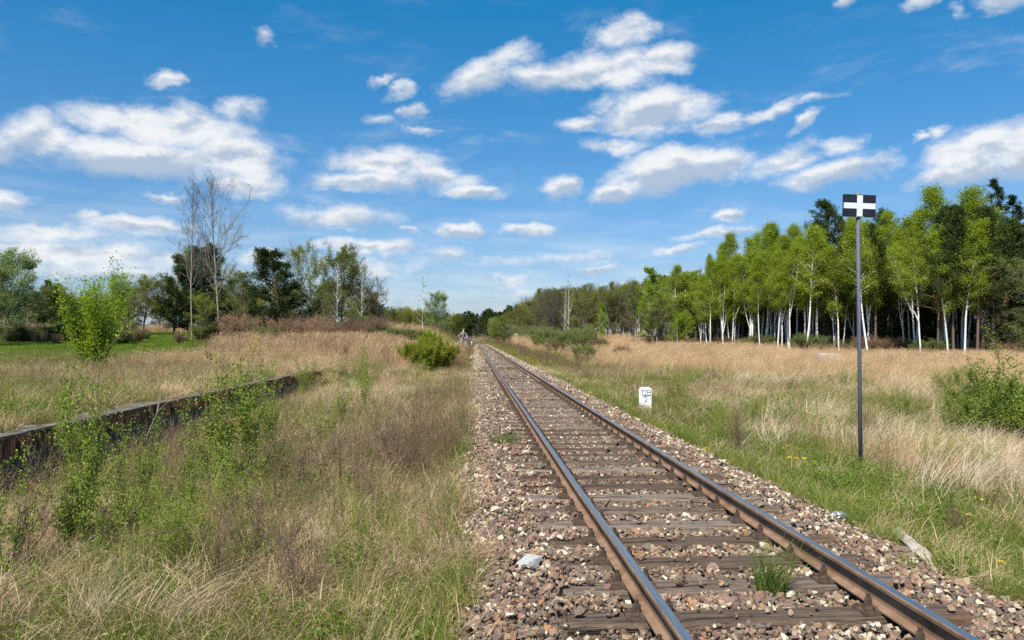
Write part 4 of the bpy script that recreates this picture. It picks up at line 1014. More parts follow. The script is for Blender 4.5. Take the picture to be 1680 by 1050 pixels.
# willow scrub along the right side of the line
r_ = random.Random(8); HAZEL_S = THICK[1]
for i in range(15):
    Y = r_.uniform(48, 150); t = 5.5 + r_.uniform(0, 5) + Y * .02; x = float(xc(Y)) + t; z = float(TZ(x, Y))
    plant(r_.choice(THICK[2:] + [HAZEL_S] + WHIPS), (x, Y, z - .1), r_.uniform(0, 6), r_.uniform(.55, .95), 'low greenish scrub bush beside the line, between track and field', 'bush', 'scrub bushes right of the line')
for i in range(70):
    Y = r_.uniform(85, 330); side = 1 if i % 3 else -1; t = side * (r_.uniform(5, 9) + Y * .035); x = float(xc(Y)) + t; z = float(TZ(x, Y)); k = r_.uniform(.7, 1.3) * (.7 + Y / 260)
    plant(r_.choice(THICK[1:] + [THICK[2], THICK[2]]), (x, Y, z - .1), r_.uniform(0, 6), k, 'distant scrub bush lining the track', 'bush', 'distant scrub lining the track')
# --- far forest closing the view
r_ = random.Random(12)
for i in range(90):
    Y = r_.uniform(330, 560); px = r_.uniform(690, 905); x = (px - 840) / FPX * Y
    if abs(x - float(xc(Y))) < 7 and Y < 400: continue
    topl = np.interp(px, [690, 740, 800, 850, 905], [519, 514, 506, 498, 493]); z = float(TZ(x, Y)); h = min(height_for(topl + r_.uniform(0, 12), Y, z), 26)
    pr = r_.choice([SPRUCE[0], PINE[0], PINE[1], SPRUCE[1], BUSHPINE[0]]); H0 = {'spruce': 16, 'pine': 15}[pr[0]]
    if pr is BUSHPINE[0]: H0 = 10; h *= .8
    plant(pr, (x, Y, z - .2), r_.uniform(0, 6.28), h / H0, 'dark conifer of the far forest where the line disappears', 'conifer', 'conifers of the far forest', sx=h / H0 * 1.5)
for i in range(70):
    Y = r_.uniform(180, 330); px = r_.uniform(630, 835); x = (px - 840) / FPX * Y
    if abs(x - float(xc(Y))) < 6: continue
    z = float(TZ(x, Y)); h = min(height_for(np.interp(px, [640, 740, 845], [508, 518, 524]) + r_.uniform(0, 14), Y, z), 14)
    plant(r_.choice([ROUND[0], HAZEL[2], HAZEL[3], ROUND[1]]), (x, Y, z - .2), r_.uniform(0, 6), h / 10, 'small greenish tree at the foot of the far forest', 'tree', 'small trees before the far forest', sx=h / 10 * 1.3)

# --- left side
T_(BARE[0], 315, 72, 303, 13, 'tall bare white-trunked tree leaning slightly left, left of the widest bare tree', 'bare tree', None, .6)
T_(BARE[1], 360, 74, 303, 13, 'tallest wide bare tree with brown branches against the sky', 'bare tree', None, .72)
T_(BUSHPINE[0], 332, 92, 408, 10, 'dark pine behind the two tall bare trees', 'pine', None, 1.3)
T_(BUSHPINE[1], 462, 73, 413, 10, 'dark green conifer left of the mixed-leaf trees', 'pine', None, 1.35)
T_(BUSHPINE[0], 285, 90, 425, 10, 'pine with pale green twigs left of the bare white trunk', 'pine', None, 1.1)
T_(ROUND[1], 308, 95, 420, 10, 'pale green tree between pine and bare trunk', 'tree', None, .6)
T_(ROUND[0], 560, 84, 420, 10, 'brownish green tree with a rounded top right of the conifer', 'tree', None, .85)
T_(HAZEL[3], 512, 78, 404, 11, 'yellow-green tree with thin upright top branches', 'tree', None, .9)
T_(HAZEL[1], 590, 88, 440, 11, 'brown-leaved tree at the right flank of the rounded one', 'tree', None, .8)
T_(SLIM[0], 554, 70, 430, 11, 'thin white birch trunk in front of the rounded tree', 'birch', 'slender bare birches on the left', .8)
T_(SLIM[1], 592, 76, 425, 11, 'tall thin grey birch right of the rounded tree', 'birch', 'slender bare birches on the left', .9)
T_(BARE[2], 623, 72, 461, 13, 'dark bare tree with a fan of black twigs', 'bare tree', None, 1.25)
T_(SLIM[0], 694, 92, 455, 11, 'lone slender birch rising left of the track', 'birch', None, 1.1)
T_(ROUND[1], 716, 128, 486, 10, 'round pale green tree beside the lone slender birch', 'tree', None, .95)
T_(ROUND[3], 668, 98, 507, 10, 'small yellow-green tree with a flat top, left of the slender birch', 'tree', None, .8)
T_(ROUND[3], 684, 100, 510, 10, 'small yellow-green tree next to the slender birch', 'tree', None, .7)
T_(ROUND[1], 10, 66, 424, 10, 'large pale willow at the left edge', 'tree', None, 1.1)
T_(ROUND[1], -25, 60, 440, 10, 'willow cut by the left edge of the picture', 'tree', None, 1.1)
T_(HAZEL[2], 40, 72, 470, 11, 'olive willow bush beside the large pale willow', 'tree', None, 1.4)
T_(BUSHPINE[1], 70, 120, 462, 10, 'low dark pine far behind the willow', 'pine', None, .9)
T_(BUSHPINE[0], 98, 118, 470, 10, 'smaller dark pine right of the low one', 'pine', None, .9)
T_(ROUND[2], 190, 90, 462, 10, 'green tree behind the bright shrub on the platform', 'tree', None, 1.1)
T_(ROUND[0], 235, 88, 462, 10, 'dull green tree left of the pine and the bare trunk', 'tree', None, 1.1)
T_(HAZEL[2], 210, 84, 480, 11, 'olive bushy tree beyond the green field', 'tree', None, 1.4)
T_(HAZEL[2], 410, 76, 455, 11, 'olive grey tree right of the wide bare tree', 'tree', None, 1.2)
T_(HAZEL[3], 385, 80, 445, 11, 'yellowish tree behind the wide bare tree', 'tree', None, 1.0)
T_(HAZEL[2], 440, 74, 470, 11, 'grey olive shrubby tree at the foot of the conifer', 'tree', None, 1.2)
T_(HAZEL[3], 340, 73, 486, 11, 'low yellow-olive tree between the two bare trees', 'tree', None, 1.4)
T_(HAZEL[2], 530, 72, 478, 11, 'low olive tree in front of the mixed-leaf trees', 'tree', None, 1.3)
T_(HAZEL[0], 650, 105, 505, 11, 'grey twiggy tree right of the dark bare tree', 'tree', None, 1.3)
r_ = random.Random(14)
for i in range(60):      # backing trees so that the far side of the field is closed
    px = r_.uniform(-60, 700); Y = r_.uniform(95, 150); x = (px - 840) / FPX * Y; z = float(TZ(x, Y)); topl = np.interp(px, [0, 300, 560, 640, 700], [482, 470, 465, 500, 522])
    h = max(height_for(topl + r_.uniform(-2, 22), Y, z), 3); pr = r_.choice([HAZEL[2], HAZEL[0], ROUND[0], HAZEL[3], BUSHPINE[0]])
    plant(pr, (x, Y, z - .1), r_.uniform(0, 6), h / 10.5, 'tree in the belt that closes the field behind the bare trees', 'tree', 'trees closing the field on the left', sx=h / 10.5 * 1.35)
for i in range(74):      # reddish and brown thicket at the foot of those trees
    px = (r_.uniform(-20, 690) if i > 16 else r_.uniform(390, 620)); Y = r_.uniform(63, 76); x = (px - 840) / FPX * Y; z = float(TZ(x, Y)); red = px > 380 and px < 560 or px < 110
    plant(THICK[0] if (red and r_.random() < .45) else THICK[r_.choice([1, 2, 2])], (x, Y, z - .1), r_.uniform(0, 6), r_.uniform(.4, .95) * (1.05 if 380 < px < 640 else .8), 'leafless thicket shrub at the foot of the left trees', 'shrub', 'thicket shrubs at the foot of the left trees')
# bright bushes near the track
for (pr, px, Y, s, lb, wd) in [(BROOM[0], 700, 43, .82, 'dense yellow-green bush left of the line', 1.0), (BROOM[0], 726, 46, .78, 'right half of the dense yellow-green bushes beside the leaning pole', .9), (BROOM[0], 678, 45, .66, 'lower left bush of the yellow-green clump', .9),
        (BROOM[1], 705, 58, .85, 'small bright green tree behind the yellow-green bushes', .6), (WHIPS[0], 690, 34, 1.1, 'low light green bush in front of the yellow-green clump', 1.2)]:
    x, Y, z = at(px, Y); plant(pr, (x, Y, z - .05), rq.uniform(0, 6), s, lb, 'bush', None, sx=s * wd)
# shrubs in the foreground and on the platform
def S_(pr, px, Y, pytop, H0, label, cat, wide=1.0, group=None):
    x, Y, z = at(px, Y); H0 = 1.22 if H0 == 1.5 else H0; sc = height_for(pytop, Y, z) / H0; plant(pr, (x, Y, z - .02), rq.uniform(0, 6.28), sc, label, cat, group, sx=sc * wide)
S_(PLATSH, 150, 27, 446, 3.45, 'tall bright green shrub standing on the platform before the field', 'shrub', .9)
S_(PLATSH, 166, 28, 505, 3.45, 'thin lower stem clump beside the tall platform shrub', 'shrub', .6)
for a in [(SAPLING[0], 143, 7.6, 622, 1.5, 'tall upright leafy sapling in front of the brick edge, left', 'sapling', .62), (SAPLING[1], 175, 7.0, 745, 1.5, 'short leafy sapling in the dry grass at lower left', 'sapling', .9),
          (SAPLING[2], 105, 7.3, 690, 1.5, 'slender leafy sapling left of the tall upright one', 'sapling', .8), (SAPLING[3], 222, 8.6, 700, 1.5, 'leafy sapling against the dark concrete wall', 'sapling', .8),
          (SAPLING[0], 372, 10.0, 612, 1.5, 'tallest leafy bush covering the brick edge, mid left', 'sapling', .95), (SAPLING[1], 345, 10.6, 648, 1.5, 'leafy bush beside the tallest one at the brick edge', 'sapling', 1.0), (SAPLING[3], 402, 11.2, 612, 1.5, 'leafy bush right of the tallest one at the brick edge', 'sapling', .9),
          (SAPLING[2], 300, 8.4, 720, 1.5, 'leafy sapling standing in the middle of the left scrub', 'sapling', .9), (SAPLING[1], 15, 6.4, 720, 1.5, 'leafy sapling at the left edge below the bricks', 'sapling', .8), (SAPLING[3], 440, 13.5, 640, 1.5, 'leafy bush near the far end of the brick edge', 'sapling', 1.0),
          (SAPLING[0], 560, 17, 640, 1.5, 'thin leafy sapling on the slope before the tan grass', 'sapling', .8)]: S_(*a, group='leafy saplings left of the track')
for a in [(WHIPS[0], 275, 6.5, 765, 1.15, 'fine-leaved bush with yellow-green stems in the left foreground', 'bush', .8), (WHIPS[1], 305, 6.9, 770, 1.15, 'fine-leaved bush just right of the yellow-stemmed one', 'bush', .9), (WHIPS[2], 385, 8.3, 705, 1.15, 'fine-leaved bush in the centre of the left scrub', 'bush', 1.0),
          (WHIPS[1], 455, 10.5, 690, 1.15, 'fine-leaved bush right of centre in the left scrub', 'bush', 1.0), (WHIPS[0], 230, 7.8, 740, 1.15, 'fine-leaved bush behind the lower left sapling', 'bush', .9), (WHIPS[2], 520, 14, 640, 1.15, 'fine-leaved bush before the end of the platform', 'bush', 1.0),
          (WHIPS[1], 590, 22, 590, 1.15, 'sparse yellowish bush on the slope beyond the platform', 'bush', .8), (WHIPS[2], 600, 30, 556, 1.15, 'yellow-green whip bush on top of the slope', 'bush', .5), (WHIPS[0], 500, 26, 575, 1.15, 'yellow-stemmed bush on the bank at the platform end', 'bush', .7),
          (WHIPS[0], 120, 11.4, 640, 1.15, 'small leafy bush growing on the platform edge', 'bush', .5)]: S_(*a, group='fine-leaved bushes left of the track')
for a in [(TWIGGY[0], 430, 6.6, 745, 1.05, 'dark brown leafless bush in the left foreground', 'bush', 1.0), (TWIGGY[1], 500, 5.9, 810, 1.05, 'upright dead stem bush beside the left dandelions', 'bush', .8), (TWIGGY[2], 610, 9.0, 740, 1.05, 'brown leafless bush mid left', 'bush', 1.0),
          (TWIGGY[0], 560, 10.5, 680, 1.05, 'brown twiggy bush farther mid left', 'bush', 1.1), (TWIGGY[1], 655, 12, 680, 1.05, 'dead twiggy bush near the weeds at the ballast', 'bush', 1.0), (TWIGGY[2], 480, 9.0, 700, 1.05, 'tall twiggy bush behind the dark brown one', 'bush', 1.1),
          (TWIGGY[0], 700, 15, 640, 1.05, 'dead bush just left of the far ballast edge', 'bush', 1.1), (TWIGGY[1], 20, 6.8, 730, 1.05, 'dry twiggy bush at the left edge', 'bush', .9), (TWIGGY[2], 345, 6.1, 810, 1.05, 'low dead twigs right of the yellow-stemmed bush', 'bush', 1.1)]: S_(*a, group='leafless bushes left of the track')
r9 = random.Random(91)
for i in range(22):
    px = r9.uniform(1070, 1670); Y = r9.uniform(15, 44); x, Y, z = at(px, Y)
    if x - float(xc(Y)) < 4: continue
    k = r9.uniform(.45, .9); plant(r9.choice(WHIPS + TWIGGY[:2] + WHIPS), (x, Y, z), r9.uniform(0, 6), k, 'small wispy bush in the rough field right of the track', 'bush', 'wispy bushes of the right field', sx=k * 1.5)
for px, Y, tp, lb in [(1590, 15.5, 615, 'loose leafy sapling left of the large bush at the right edge'), (1632, 16, 582, 'tallest loose leafy sapling at the right edge'), (1662, 15, 600, 'loose leafy sapling next to the tallest one at the right edge'), (1560, 15, 660, 'low leafy sapling at the left foot of the right-edge bush')]:
    S_(SAPLING[int(px) % 4], px, Y, tp, 1.5, lb, 'sapling', 1.1)
S_(LEAFB[2], 1625, 17.5, 588, 2.05, 'large leafy bush in the field at the right edge', 'bush', .9)
S_(LEAFB[1], 1600, 16.5, 640, 2.05, 'lower leafy bush left of the large one at the right edge', 'bush', 1.1)
S_(LEAFB[1], 1668, 15.5, 640, 2.05, 'leafy bush cut by the right edge of the picture', 'bush', 1.0)
S_(LEAFB[0], 1490, 19.5, 655, 2.05, 'low leafy bush right of the grey post', 'bush', 1.3)
S_(WHIPS[0], 1200, 14.5, 640, 1.15, 'fine-leaved bush with dark stems right of the distance stone', 'bush', .9)
S_(WHIPS[1], 1235, 17, 618, 1.15, 'taller fine-leaved bush behind the dark-stemmed one', 'bush', .9)
S_(WHIPS[2], 1290, 17.5, 628, 1.15, 'fine-leaved bush left of the grey post', 'bush', 1.0)
S_(WHIPS[0], 1325, 16, 650, 1.15, 'low fine-leaved bush close to the grey post', 'bush', 1.0)
S_(TWIGGY[1], 1205, 13, 655, 1.05, 'reddish bare stems among the bushes right of the stone', 'bush', .7)
S_(WHIPS[1], 1430, 8.2, 795, 1.15, 'low leafy bramble at the ballast edge below the post', 'bush', 1.8)
S_(WHIPS[2], 1390, 8.8, 800, 1.15, 'dark leafy bramble next to the plastic bag', 'bush', 1.6)
S_(SAPLING[2], 1545, 8.8, 785, 1.5, 'short dark-stemmed sapling in the verge at the right', 'sapling', 1.1)
for i in range(16):
    px = r9.uniform(20, 760); Y = r9.uniform(6.2, 15); x, Y, z = at(px, Y); t = x - float(xc(Y))
    if t > -2.4 or t < TP + .5: continue
    k = r9.uniform(.45, .85); plant(r9.choice(TWIGGY), (x, Y, z), r9.uniform(0, 6), k, 'small dark dead bush in the left scrub', 'bush', 'small dead bushes of the left scrub', sx=k * 1.1)
S_(TWIGGY[0], 1560, 8.0, 800, 1.05, 'thin dead stems rising from the verge at the right', 'bush', .8)
S_(WHIPS[0], 1110, 24, 590, 1.15, 'greenish bush behind the distance stone', 'bush', 1.1)
S_(WHIPS[1], 1060, 33, 600, 1.15, 'olive green bush in the field up the line', 'bush', .9)
S_(WHIPS[2], 1530, 12, 700, 1.15, 'fine-leaved bush in the grass right of the post foot', 'bush', 1.1)
S_(WHIPS[1], 1620, 11.5, 705, 1.15, 'fine-leaved bush below the large leafy one', 'bush', 1.2)

# ---------------------------------------------------------------- grasses
def clump(name, seed, n, rad, h, w, lean, bend, mat, wind=(0, 0), hv=(.45, 1.15)):
    r_ = np.random.RandomState(seed); mb = MB(); a = r_.uniform(0, 6.28, n); rr_ = rad * np.sqrt(r_.rand(n))
    blades(mb, r_, np.stack([np.cos(a) * rr_, np.sin(a) * rr_, 0 * a - .02], 1), h * r_.uniform(hv[0], hv[1], n), w * r_.uniform(.6, 1.3, n), r_.uniform(0, lean, n), r_.uniform(0, bend, n), wind=wind)
    return mb, r_
def cp(*a, **k): mb, _ = clump(*a, **k); return proto(mb.mesh(a[0], [a[8]]))
def reed(name, seed, n, rad, h, w, mat, wind):
    mb, r_ = clump(name, seed, n, rad, h, w, .25, .25, mat, wind, (.5, 1.1))
    # drooping plumes at the top of some stems
    k = n // 2; a = r_.uniform(0, 6.28, k); rr_ = rad * np.sqrt(r_.rand(k)); hh = h * r_.uniform(.7, 1.1, k)
    C = np.stack([np.cos(a) * rr_ + wind[0] * hh, np.sin(a) * rr_ + wind[1] * hh, hh * .93], 1); C = np.repeat(C, 3, 0) + r_.normal(size=(k * 3, 3)) * [.02, .02, .05]
    leaves(mb, r_, C, w * 7, w * 1.3, axis=np.array([.5, 0, .8])); return proto(mb.mesh(name, [mat]))
def weedp(name, seed, n, rad, h, mat, w=.004):
    r_ = np.random.RandomState(seed); mb = MB(); C = []
    for i in range(n):
        a = r_.uniform(0, 6.28); q = rad * math.sqrt(r_.rand()); hh = h * r_.uniform(.5, 1.15); T = wander(r_, (math.cos(a) * q, math.sin(a) * q, 0), (r_.normal() * .12, r_.normal() * .12, 1), hh, 4, .05)
        blades_path(mb, r_, T, w)
        for k in range(5):
            p, d = interp_path(T, r_.uniform(.35, .98)); v = d / np.linalg.norm(d) + r_.normal(size=3) * .5; B = wander(r_, p, v, hh * r_.uniform(.1, .25), 2, .1); blades_path(mb, r_, B, w * .6); C.append(B[-1]); C.append(B[1])
        C.append(T[-1])
    C = np.array(C); leaves(mb, r_, C, w * 2.6, w * 1.2); return proto(mb.mesh(name, [mat]))
def blades_path(mb, r_, T, w):
    s = r_.normal(size=3); s[2] *= .2; s /= np.linalg.norm(s); n = len(T); ws = np.linspace(w, w * .45, n)[:, None] / 2
    V = np.stack([T - s * ws, T + s * ws], 1).reshape(-1, 3); q = [(2 * i, 2 * i + 1, 2 * i + 3, 2 * i + 2) for i in range(n - 1)]; mb.add(V, q)

GRN = [cp('green grass clump', 500 + i, 60, .11, .16, .0036, .45, .6, MAT['grass'], wind=(.12, 0)) for i in range(5)]
LUSH = [cp('lush grass clump', 510 + i, 48, .10, .20, .0048, .4, .55, MAT['grass_lush'], wind=(.12, 0)) for i in range(4)]
THA = [cp('thatch clump', 520 + i, 60, .17, .24, .0042, 1.0, 1.4, MAT['thatch'], wind=(.35, -.1)) for i in range(5)]
DRY = [reed('dry grass clump', 530 + i, 26, .12, .45, .0034, MAT['straw'], (.30, -.02)) for i in range(4)]
REED = [reed('reed clump', 540 + i, 60, .40, 1.0, .011, MAT['straw_red'], (.22, 0)) for i in range(4)]
MEAD = [cp('meadow clump', 550 + i, 90, .5, .16, .016, .5, .5, MAT['meadow']) for i in range(3)]
FGRN = [cp('coarse green clump', 555 + i, 60, .30, .32, .012, .45, .5, MAT['grass'], wind=(.1, 0)) for i in range(3)]
WEED = [weedp('dead weed clump', 560 + i, 5, .13, .62, MAT['weed'], .0052) for i in range(5)]
FWEED = [weedp('far weed clump', 570 + i, 16, .35, .75, MAT['weed'], .011) for i in range(3)]
def herbp(seed):
    r_ = np.random.RandomState(seed); mb = MB(); C = []
    for i in range(10):
        a = r_.uniform(0, 6.28); q = .12 * r_.rand(); T = wander(r_, (math.cos(a) * q, math.sin(a) * q, 0), (r_.normal() * .3, r_.normal() * .3, 1), .25 * r_.uniform(.5, 1.2), 3, .12); blades_path(mb, r_, T, .003)
        for s in r_.uniform(.2, 1, 9): C.append(interp_path(T, s)[0] + r_.normal(size=3) * .014)
    leaves(mb, r_, np.array(C), .026, .015, up=1.0); return proto(mb.mesh('herb clump', [MAT['shrub_leaf_dark']]))
HERB = [herbp(580 + i) for i in range(4)]

def stalkp(seed):
    r_ = np.random.RandomState(seed); mb = MB(); C = []
    for i in range(7):
        a = r_.uniform(0, 6.28); q = .14 * r_.rand(); T = wander(r_, (math.cos(a) * q, math.sin(a) * q, 0), (r_.normal() * .18, r_.normal() * .18, 1), .52 * r_.uniform(.5, 1.2), 4, .07); blades_path(mb, r_, T, .0042)
        for k in range(3):
            p, d = interp_path(T, r_.uniform(.3, .9)); B = wander(r_, p, d / np.linalg.norm(d) + r_.normal(size=3) * .5, .12, 2, .1); blades_path(mb, r_, B, .0028); C += [B[1], B[2]]
        for s in r_.uniform(.25, 1, 9): C.append(interp_path(T, s)[0] + r_.normal(size=3) * .01)
    C = np.array(C)[::2]; leaves(mb, r_, C, .018, .008, up=.6, mi=1); return proto(mb.mesh('olive stalk clump', [MAT['stalk_green'], MAT['shrub_leaf']]))
STALK = [stalkp(590 + i) for i in range(5)]
WSTR = [cp('windswept straw clump', 600 + i, 46, .16, .55, .0045, .5, .6, MAT['windstraw'], wind=(.85, -.05)) for i in range(4)]
rg = np.random.RandomState(99)
def sample(y0, y1, den, xm=.80, x0=None):
    """uniform points over the wedge of ground the photograph looks at, with a margin"""
    n = int(den * xm * (y1 * y1 - y0 * y0)); y = np.sqrt(rg.uniform(y0 * y0, y1 * y1, n)); x = rg.uniform(-xm, xm, n) * y; return x, y
ACC = {}
def emit(kind, x, y, keep, s0, s1, dz=0.0, tilt=.12):
    x, y = x[keep], y[keep]; n = len(x)
    if not n: return
    t_ = x - xc(y); z_ = TZ(x, y) + dz; z_ = np.where((t_ < TP + .03) & (t_ > TP - .6) & (y < PY1) & (y > PY0), np.maximum(z_, PTOP + .005), z_)
    ACC.setdefault(kind, []).append((np.stack([x, y, z_], 1), np.stack([rg.normal(0, tilt, n), rg.normal(0, tilt, n), rg.uniform(0, 6.28, n) if kind not in ('windswept_straw', 'dry_grass', 'field_reeds', 'matted_thatch') else rg.normal(0, .7, n)], 1), rg.uniform(s0, s1, n)))
PLK = hit(1496, 920)
def free(x, y, m=.0):
    """off the ballast and off the platform rim"""
    t = x - xc(y); e = 1.86 + .10 * (t < 0) + .28 * (fbm(y * 3, np.sign(t) * 9 + 0 * y, .9) - .5) * 2; ok = np.abs(t) > e + m
    rim = (t < TP + .08) & (t > TP - .62) & (y < PY1) & (y < 26.5) & ((fbm(x, y, 1.6) < .46) | (t > TP - .30)); bare = (t < TP + .8) & (t >= TP) & (y < 27) & (vn(x * 37, y * 41) < .72); pl = ((x - PLK[0]) ** 2 + (y - PLK[1]) ** 2 < .33 ** 2) & (vn(x * 31, y * 29) < .8); return ok & ~rim & ~bare & ~pl
for (y0, y1, den) in [(2.6, 7, 150), (7, 14, 85), (14, 26, 42), (26, 48, 13)]:
    x, y = sample(y0, y1, den); t = x - xc(y); g = green_zone(x, y); r = rg.rand(len(x)); ok = free(x, y); n2 = fbm(x, y, .8, 3)
    near = ss(24, 8, y)
    field = ss(30, 60, y) * ss(6, 12, t)
    emit('short_grass', x, y, ok & (r < .9 * ss(.30, .55, g + .5 * (n2 - .5))), .7, 1.5 if y1 < 20 else 2.0)
    r = rg.rand(len(x)); emit('lush_grass', x, y, ok & (r < .45 * ss(.62, .9, g + .5 * (n2 - .5)) + (.26 + .3 * (y < 15)) * (t > 1.8) * (t < 4.6) * (y < 30) + .4 * (t < -1.8) * (t > -3.0) * ss(.35, .6, n2)), .6, 1.3 if y1 < 20 else 1.8)
    r = rg.rand(len(x)); emit('matted_thatch', x, y, ok & (r < .14 + .8 * ss(.56, .34, g + .6 * (n2 - .5))), .7, 1.5 if y1 < 20 else 2.1)
    r = rg.rand(len(x)); n3 = fbm(x + 40, y, .5, 3)
    wstrip = np.exp(-((t + 2.7) / .75) ** 2) * ss(6, 10, y)
    lf = (t < -2) & (t > TP)
    emit('dead_weeds', x, y, ok & (r < np.clip(.36 * wstrip + .26 * lf * ss(.42, .62, n3) * ss(5, 9, y) + .06 * (t > 4) + .45 * (t > 3.2) * (t < 7) * (y > 24) * ss(.35, .6, n3) + .18 * (t < TP - 1.2) * ss(16, 24, y) * (x > -22 - 0 * y), 0, 1)), .6, 1.25)
    r = rg.rand(len(x))
    emit('dry_grass', x, y, ok & (r < np.clip(.015 + .34 * (t > 4.2) * ss(.50, .65, n3) + .5 * ss(9, 18, t) * ss(20, 36, y) + .12 * lf * ss(.5, .7, 1 - n3) * (y > 9) + .35 * (t < TP - 1.4) * ss(15, 26, y) * ss(-26, -18, x) * ~((x < -.42 * y) & (y > 27)), 0, 1)), .6, 1.35)
    r = rg.rand(len(x)); emit('olive_stalks', x, y, ok & (r < np.clip(.30 * lf * ss(.46, .64, fbm(x + 9, y, .45, 3)) * ss(5, 7.5, y) + .36 * (t > 3.6) * ss(.40, .60, fbm(x + 90, y, .4, 3)) * (y < 50) + .12 * (t < TP - 1), 0, 1)), .6, 1.3)
    r = rg.rand(len(x)); emit('leafy_herbs', x, y, ok & (r < .05 + .35 * ss(.5, .7, fbm(x, y + 50, .6, 3)) * (np.abs(t) > 2.6)), .6, 1.4)
x, y = sample(4.5, 34, 34); pt = fbm(x + 5, y * 1.6, .33, 3)
def pat(cx, cy, rx, ry): return np.exp(-(((x - cx) / rx) ** 2 + ((y - cy) / ry) ** 2))
pw_ = pat(6.9, 15, 1.6, 1.8) + pat(6.9, 10.3, .9, 1.0) + .8 * pat(8.2, 12.3, 1, 1) + .9 * pat(-5.2, 8.6, 1.4, 1.2) + .8 * pat(-4.1, 6.7, .9, .8) + .8 * pat(-1.6, 8.0, .6, 1.0) + .7 * pat(-2.6, 5.6, .6, .4) + .5 * pat(-3.2, 14, 1.2, 1.5) + .9 * pat(-4.3, 25, 1.8, 3.5) + .6 * pat(-6.6, 24, 1.2, 4) + .35 * ((x - xc(y)) > 5) * ss(.52, .64, pt) + .3 * ((x - xc(y)) < -3.4) * ss(.55, .66, pt)
lo = x < -1
emit('windswept_straw', x, y, ~lo & free(x, y) & (rg.rand(len(x)) < .5 * np.clip(pw_, 0, 1)), .6, 1.3)
emit('windswept_straw', x, y, lo & free(x, y) & (rg.rand(len(x)) < .9 * np.clip(pw_, 0, 1)), .3, .8, .02, .55)
x, y = sample(4.5, 12, 60); emit('matted_thatch', x, y, (x < -1) & free(x, y) & (rg.rand(len(x)) < .9 * np.clip(pat(-5.2, 8.6, 1.5, 1.3) + .8 * pat(-4.1, 6.7, .9, .8) + .8 * pat(-1.6, 8, .6, 1) + .7 * pat(-2.6, 5.6, .6, .4), 0, 1)), .8, 1.4, .03, .25)
# straw hanging over and leaning against the platform edge
x, y = sample(5, PY1, 26); t = x - xc(y); kk = (t > TP - .1) & (t < TP + 1.1) & (rg.rand(len(x)) < .3); emit('dry_grass', x, y, kk, .8, 1.4, 0, .5)
kk = (t < TP - .05) & (t > TP - .7) & (rg.rand(len(x)) < .7 * ss(.42, .55, fbm(x, y, .8))); emit('matted_thatch', x, y, kk & (t < TP - .56), .8, 1.6)
# a few blades creeping into the ballast shoulders
x, y = sample(3, 30, 30, .5); t = x - xc(y); emit('short_grass', x, y, (np.abs(t) > 1.75) & (np.abs(t) < 2.2) & (rg.rand(len(x)) < .5 * ss(.45, .6, fbm(x, y, 1.1))), .3, .8)
x, y = sample(18, 120, 4, .25); t = x - xc(y); emit('short_grass', x, y, (np.abs(t) < 1.9) & (rg.rand(len(x)) < .30 * ss(.55, .7, fbm(x, y, .5))), .4, .9, .05)
# farther ground
for (y0, y1, den) in [(44, 75, 3.2), (75, 130, 1.5), (130, 300, .35)]:
    x, y = sample(y0, y1, den, .78); t = x - xc(y); g = green_zone(x, y); k = max(1, y0 / 55); ok = (np.abs(t) > 2.0) & (x < tree_edge_x(y) + 9)
    gf = (y > 38) & (x < -.205 * y) & (y < 100); r = rg.rand(len(x))
    n4 = fbm(x, y, .12, 3)
    rd = ss(5.5, 11, t) * ss(.25, .45, n4 + .35 * ss(8, 16, t))
    emit('field_reeds', x, y, ok & ~gf & (r < np.where(t > 0, rd * (.45 + .5 * ss(44, 62, y)), .55 * ss(-2.2, -6, t) * ss(140, 90, y))), .6 * k, 1.15 * k)
    r = rg.rand(len(x)); emit('rough_verge_grass', x, y, ok & ~gf & (r < np.where((t > 2) & (t < 9), .8, .34) + .3 * (t < -2)), .7 * k, 1.3 * k)
    r = rg.rand(len(x)); emit('distant_weeds', x, y, ok & ~gf & (r < .55 * np.exp(-((t + 3.4) / 1.3) ** 2) + .45 * np.exp(-((t - 4.5) / 1.3) ** 2) + .15 * (t < -6)), .6 * k, 1.1 * k)
    emit('field_grass', x, y, gf & (rg.rand(len(x)) < .9), .8 * k, 1.3 * k)
x, y = sample(22, 46, 8, .78); t = x - xc(y)
emit('field_reeds', x, y, (t > 8) & (rg.rand(len(x)) < .55 * ss(10, 22, t) * ss(24, 40, y) * ss(.3, .5, fbm(x, y, .15))), .45, .85)
emit('field_reeds', x, y, (t < -4) & (x > -18) & (y > 29) & (rg.rand(len(x)) < .30 * ss(.35, .55, fbm(x, y, .2))), .35, .8)
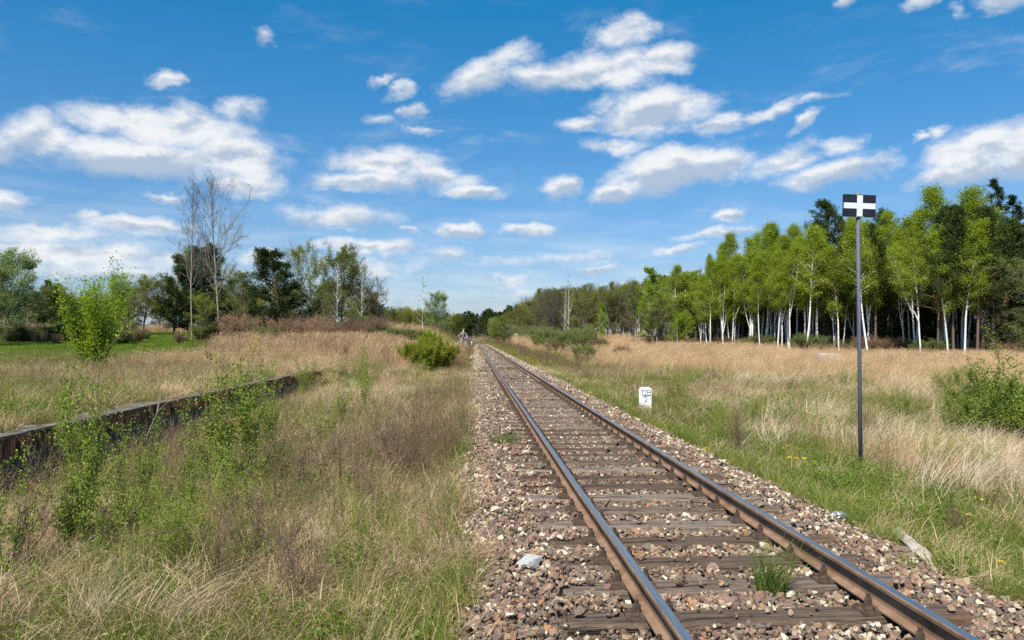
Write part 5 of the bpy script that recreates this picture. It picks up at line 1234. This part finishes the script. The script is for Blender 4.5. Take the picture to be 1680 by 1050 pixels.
x, y = sample(44, 64, 9, .45); px_ = 840 + x / y * FPX
hv = fbm(x, y, .33, 3)
emit('field_reeds', x, y, (px_ > 330) & (px_ < 690) & (hv < .5) & (rg.rand(len(x)) < .6 * ss(330, 430, px_)), .35, .9)
emit('field_reeds', x, y, (px_ > 330) & (px_ < 690) & (hv >= .5) & (rg.rand(len(x)) < .6 * ss(330, 430, px_)), .6, 1.25)
emit('distant_weeds', x, y, (px_ > 300) & (px_ < 690) & (rg.rand(len(x)) < .16 * ss(300, 440, px_)), .7, 1.7)
x, y = sample(45, 100, 3.5, .78); soil = soil_zone(x, y)
emit('field_grass', x, y, (x < -.205 * y) & (soil < .3) & (rg.rand(len(x)) < .9), .7, 1.2)
x, y = sample(30, 47, 8, .78); soil = soil_zone(x, y)
emit('field_grass', x, y, (x < -13) & (soil < .25) & (rg.rand(len(x)) < .5), .5, 1.0)
SP = {'short_grass': (GRN, 'short green grass mixed with dry blades around the track'), 'lush_grass': (LUSH, 'fresh green taller grass of the verges'), 'matted_thatch': (THA, 'pale matted dead grass lying flat'),
      'dead_weeds': (WEED, 'brown dead weed stalks standing beside the ballast'), 'dry_grass': (DRY, 'standing straw-coloured grass bent by the wind'), 'leafy_herbs': (HERB, 'small leafy herbs between the grasses'),
      'windswept_straw': (WSTR, 'long bleached straw swept to the right by the wind'), 'olive_stalks': (STALK, 'thin upright olive-green stems with tiny leaves'), 'field_reeds': (REED, 'tan tall grass of the field before the wood'), 'rough_verge_grass': (FGRN, 'coarse green grass farther along the line'), 'distant_weeds': (FWEED, 'greyish dead weeds along the far track'),
      'field_grass': (MEAD, 'bright short grass of the left field')}
for k_, (pr, lb) in SP.items():
    A = ACC.get(k_)
    if not A: continue
    P = np.concatenate([a[0] for a in A]); print(k_, len(P))
    scatter(k_, pr, P, np.concatenate([a[1] for a in A]), np.concatenate([a[2] for a in A]), rg.randint(0, len(pr), len(P)), lb, 'weeds' if 'weed' in k_ else ('herbs' if 'herb' in k_ else 'grass'))
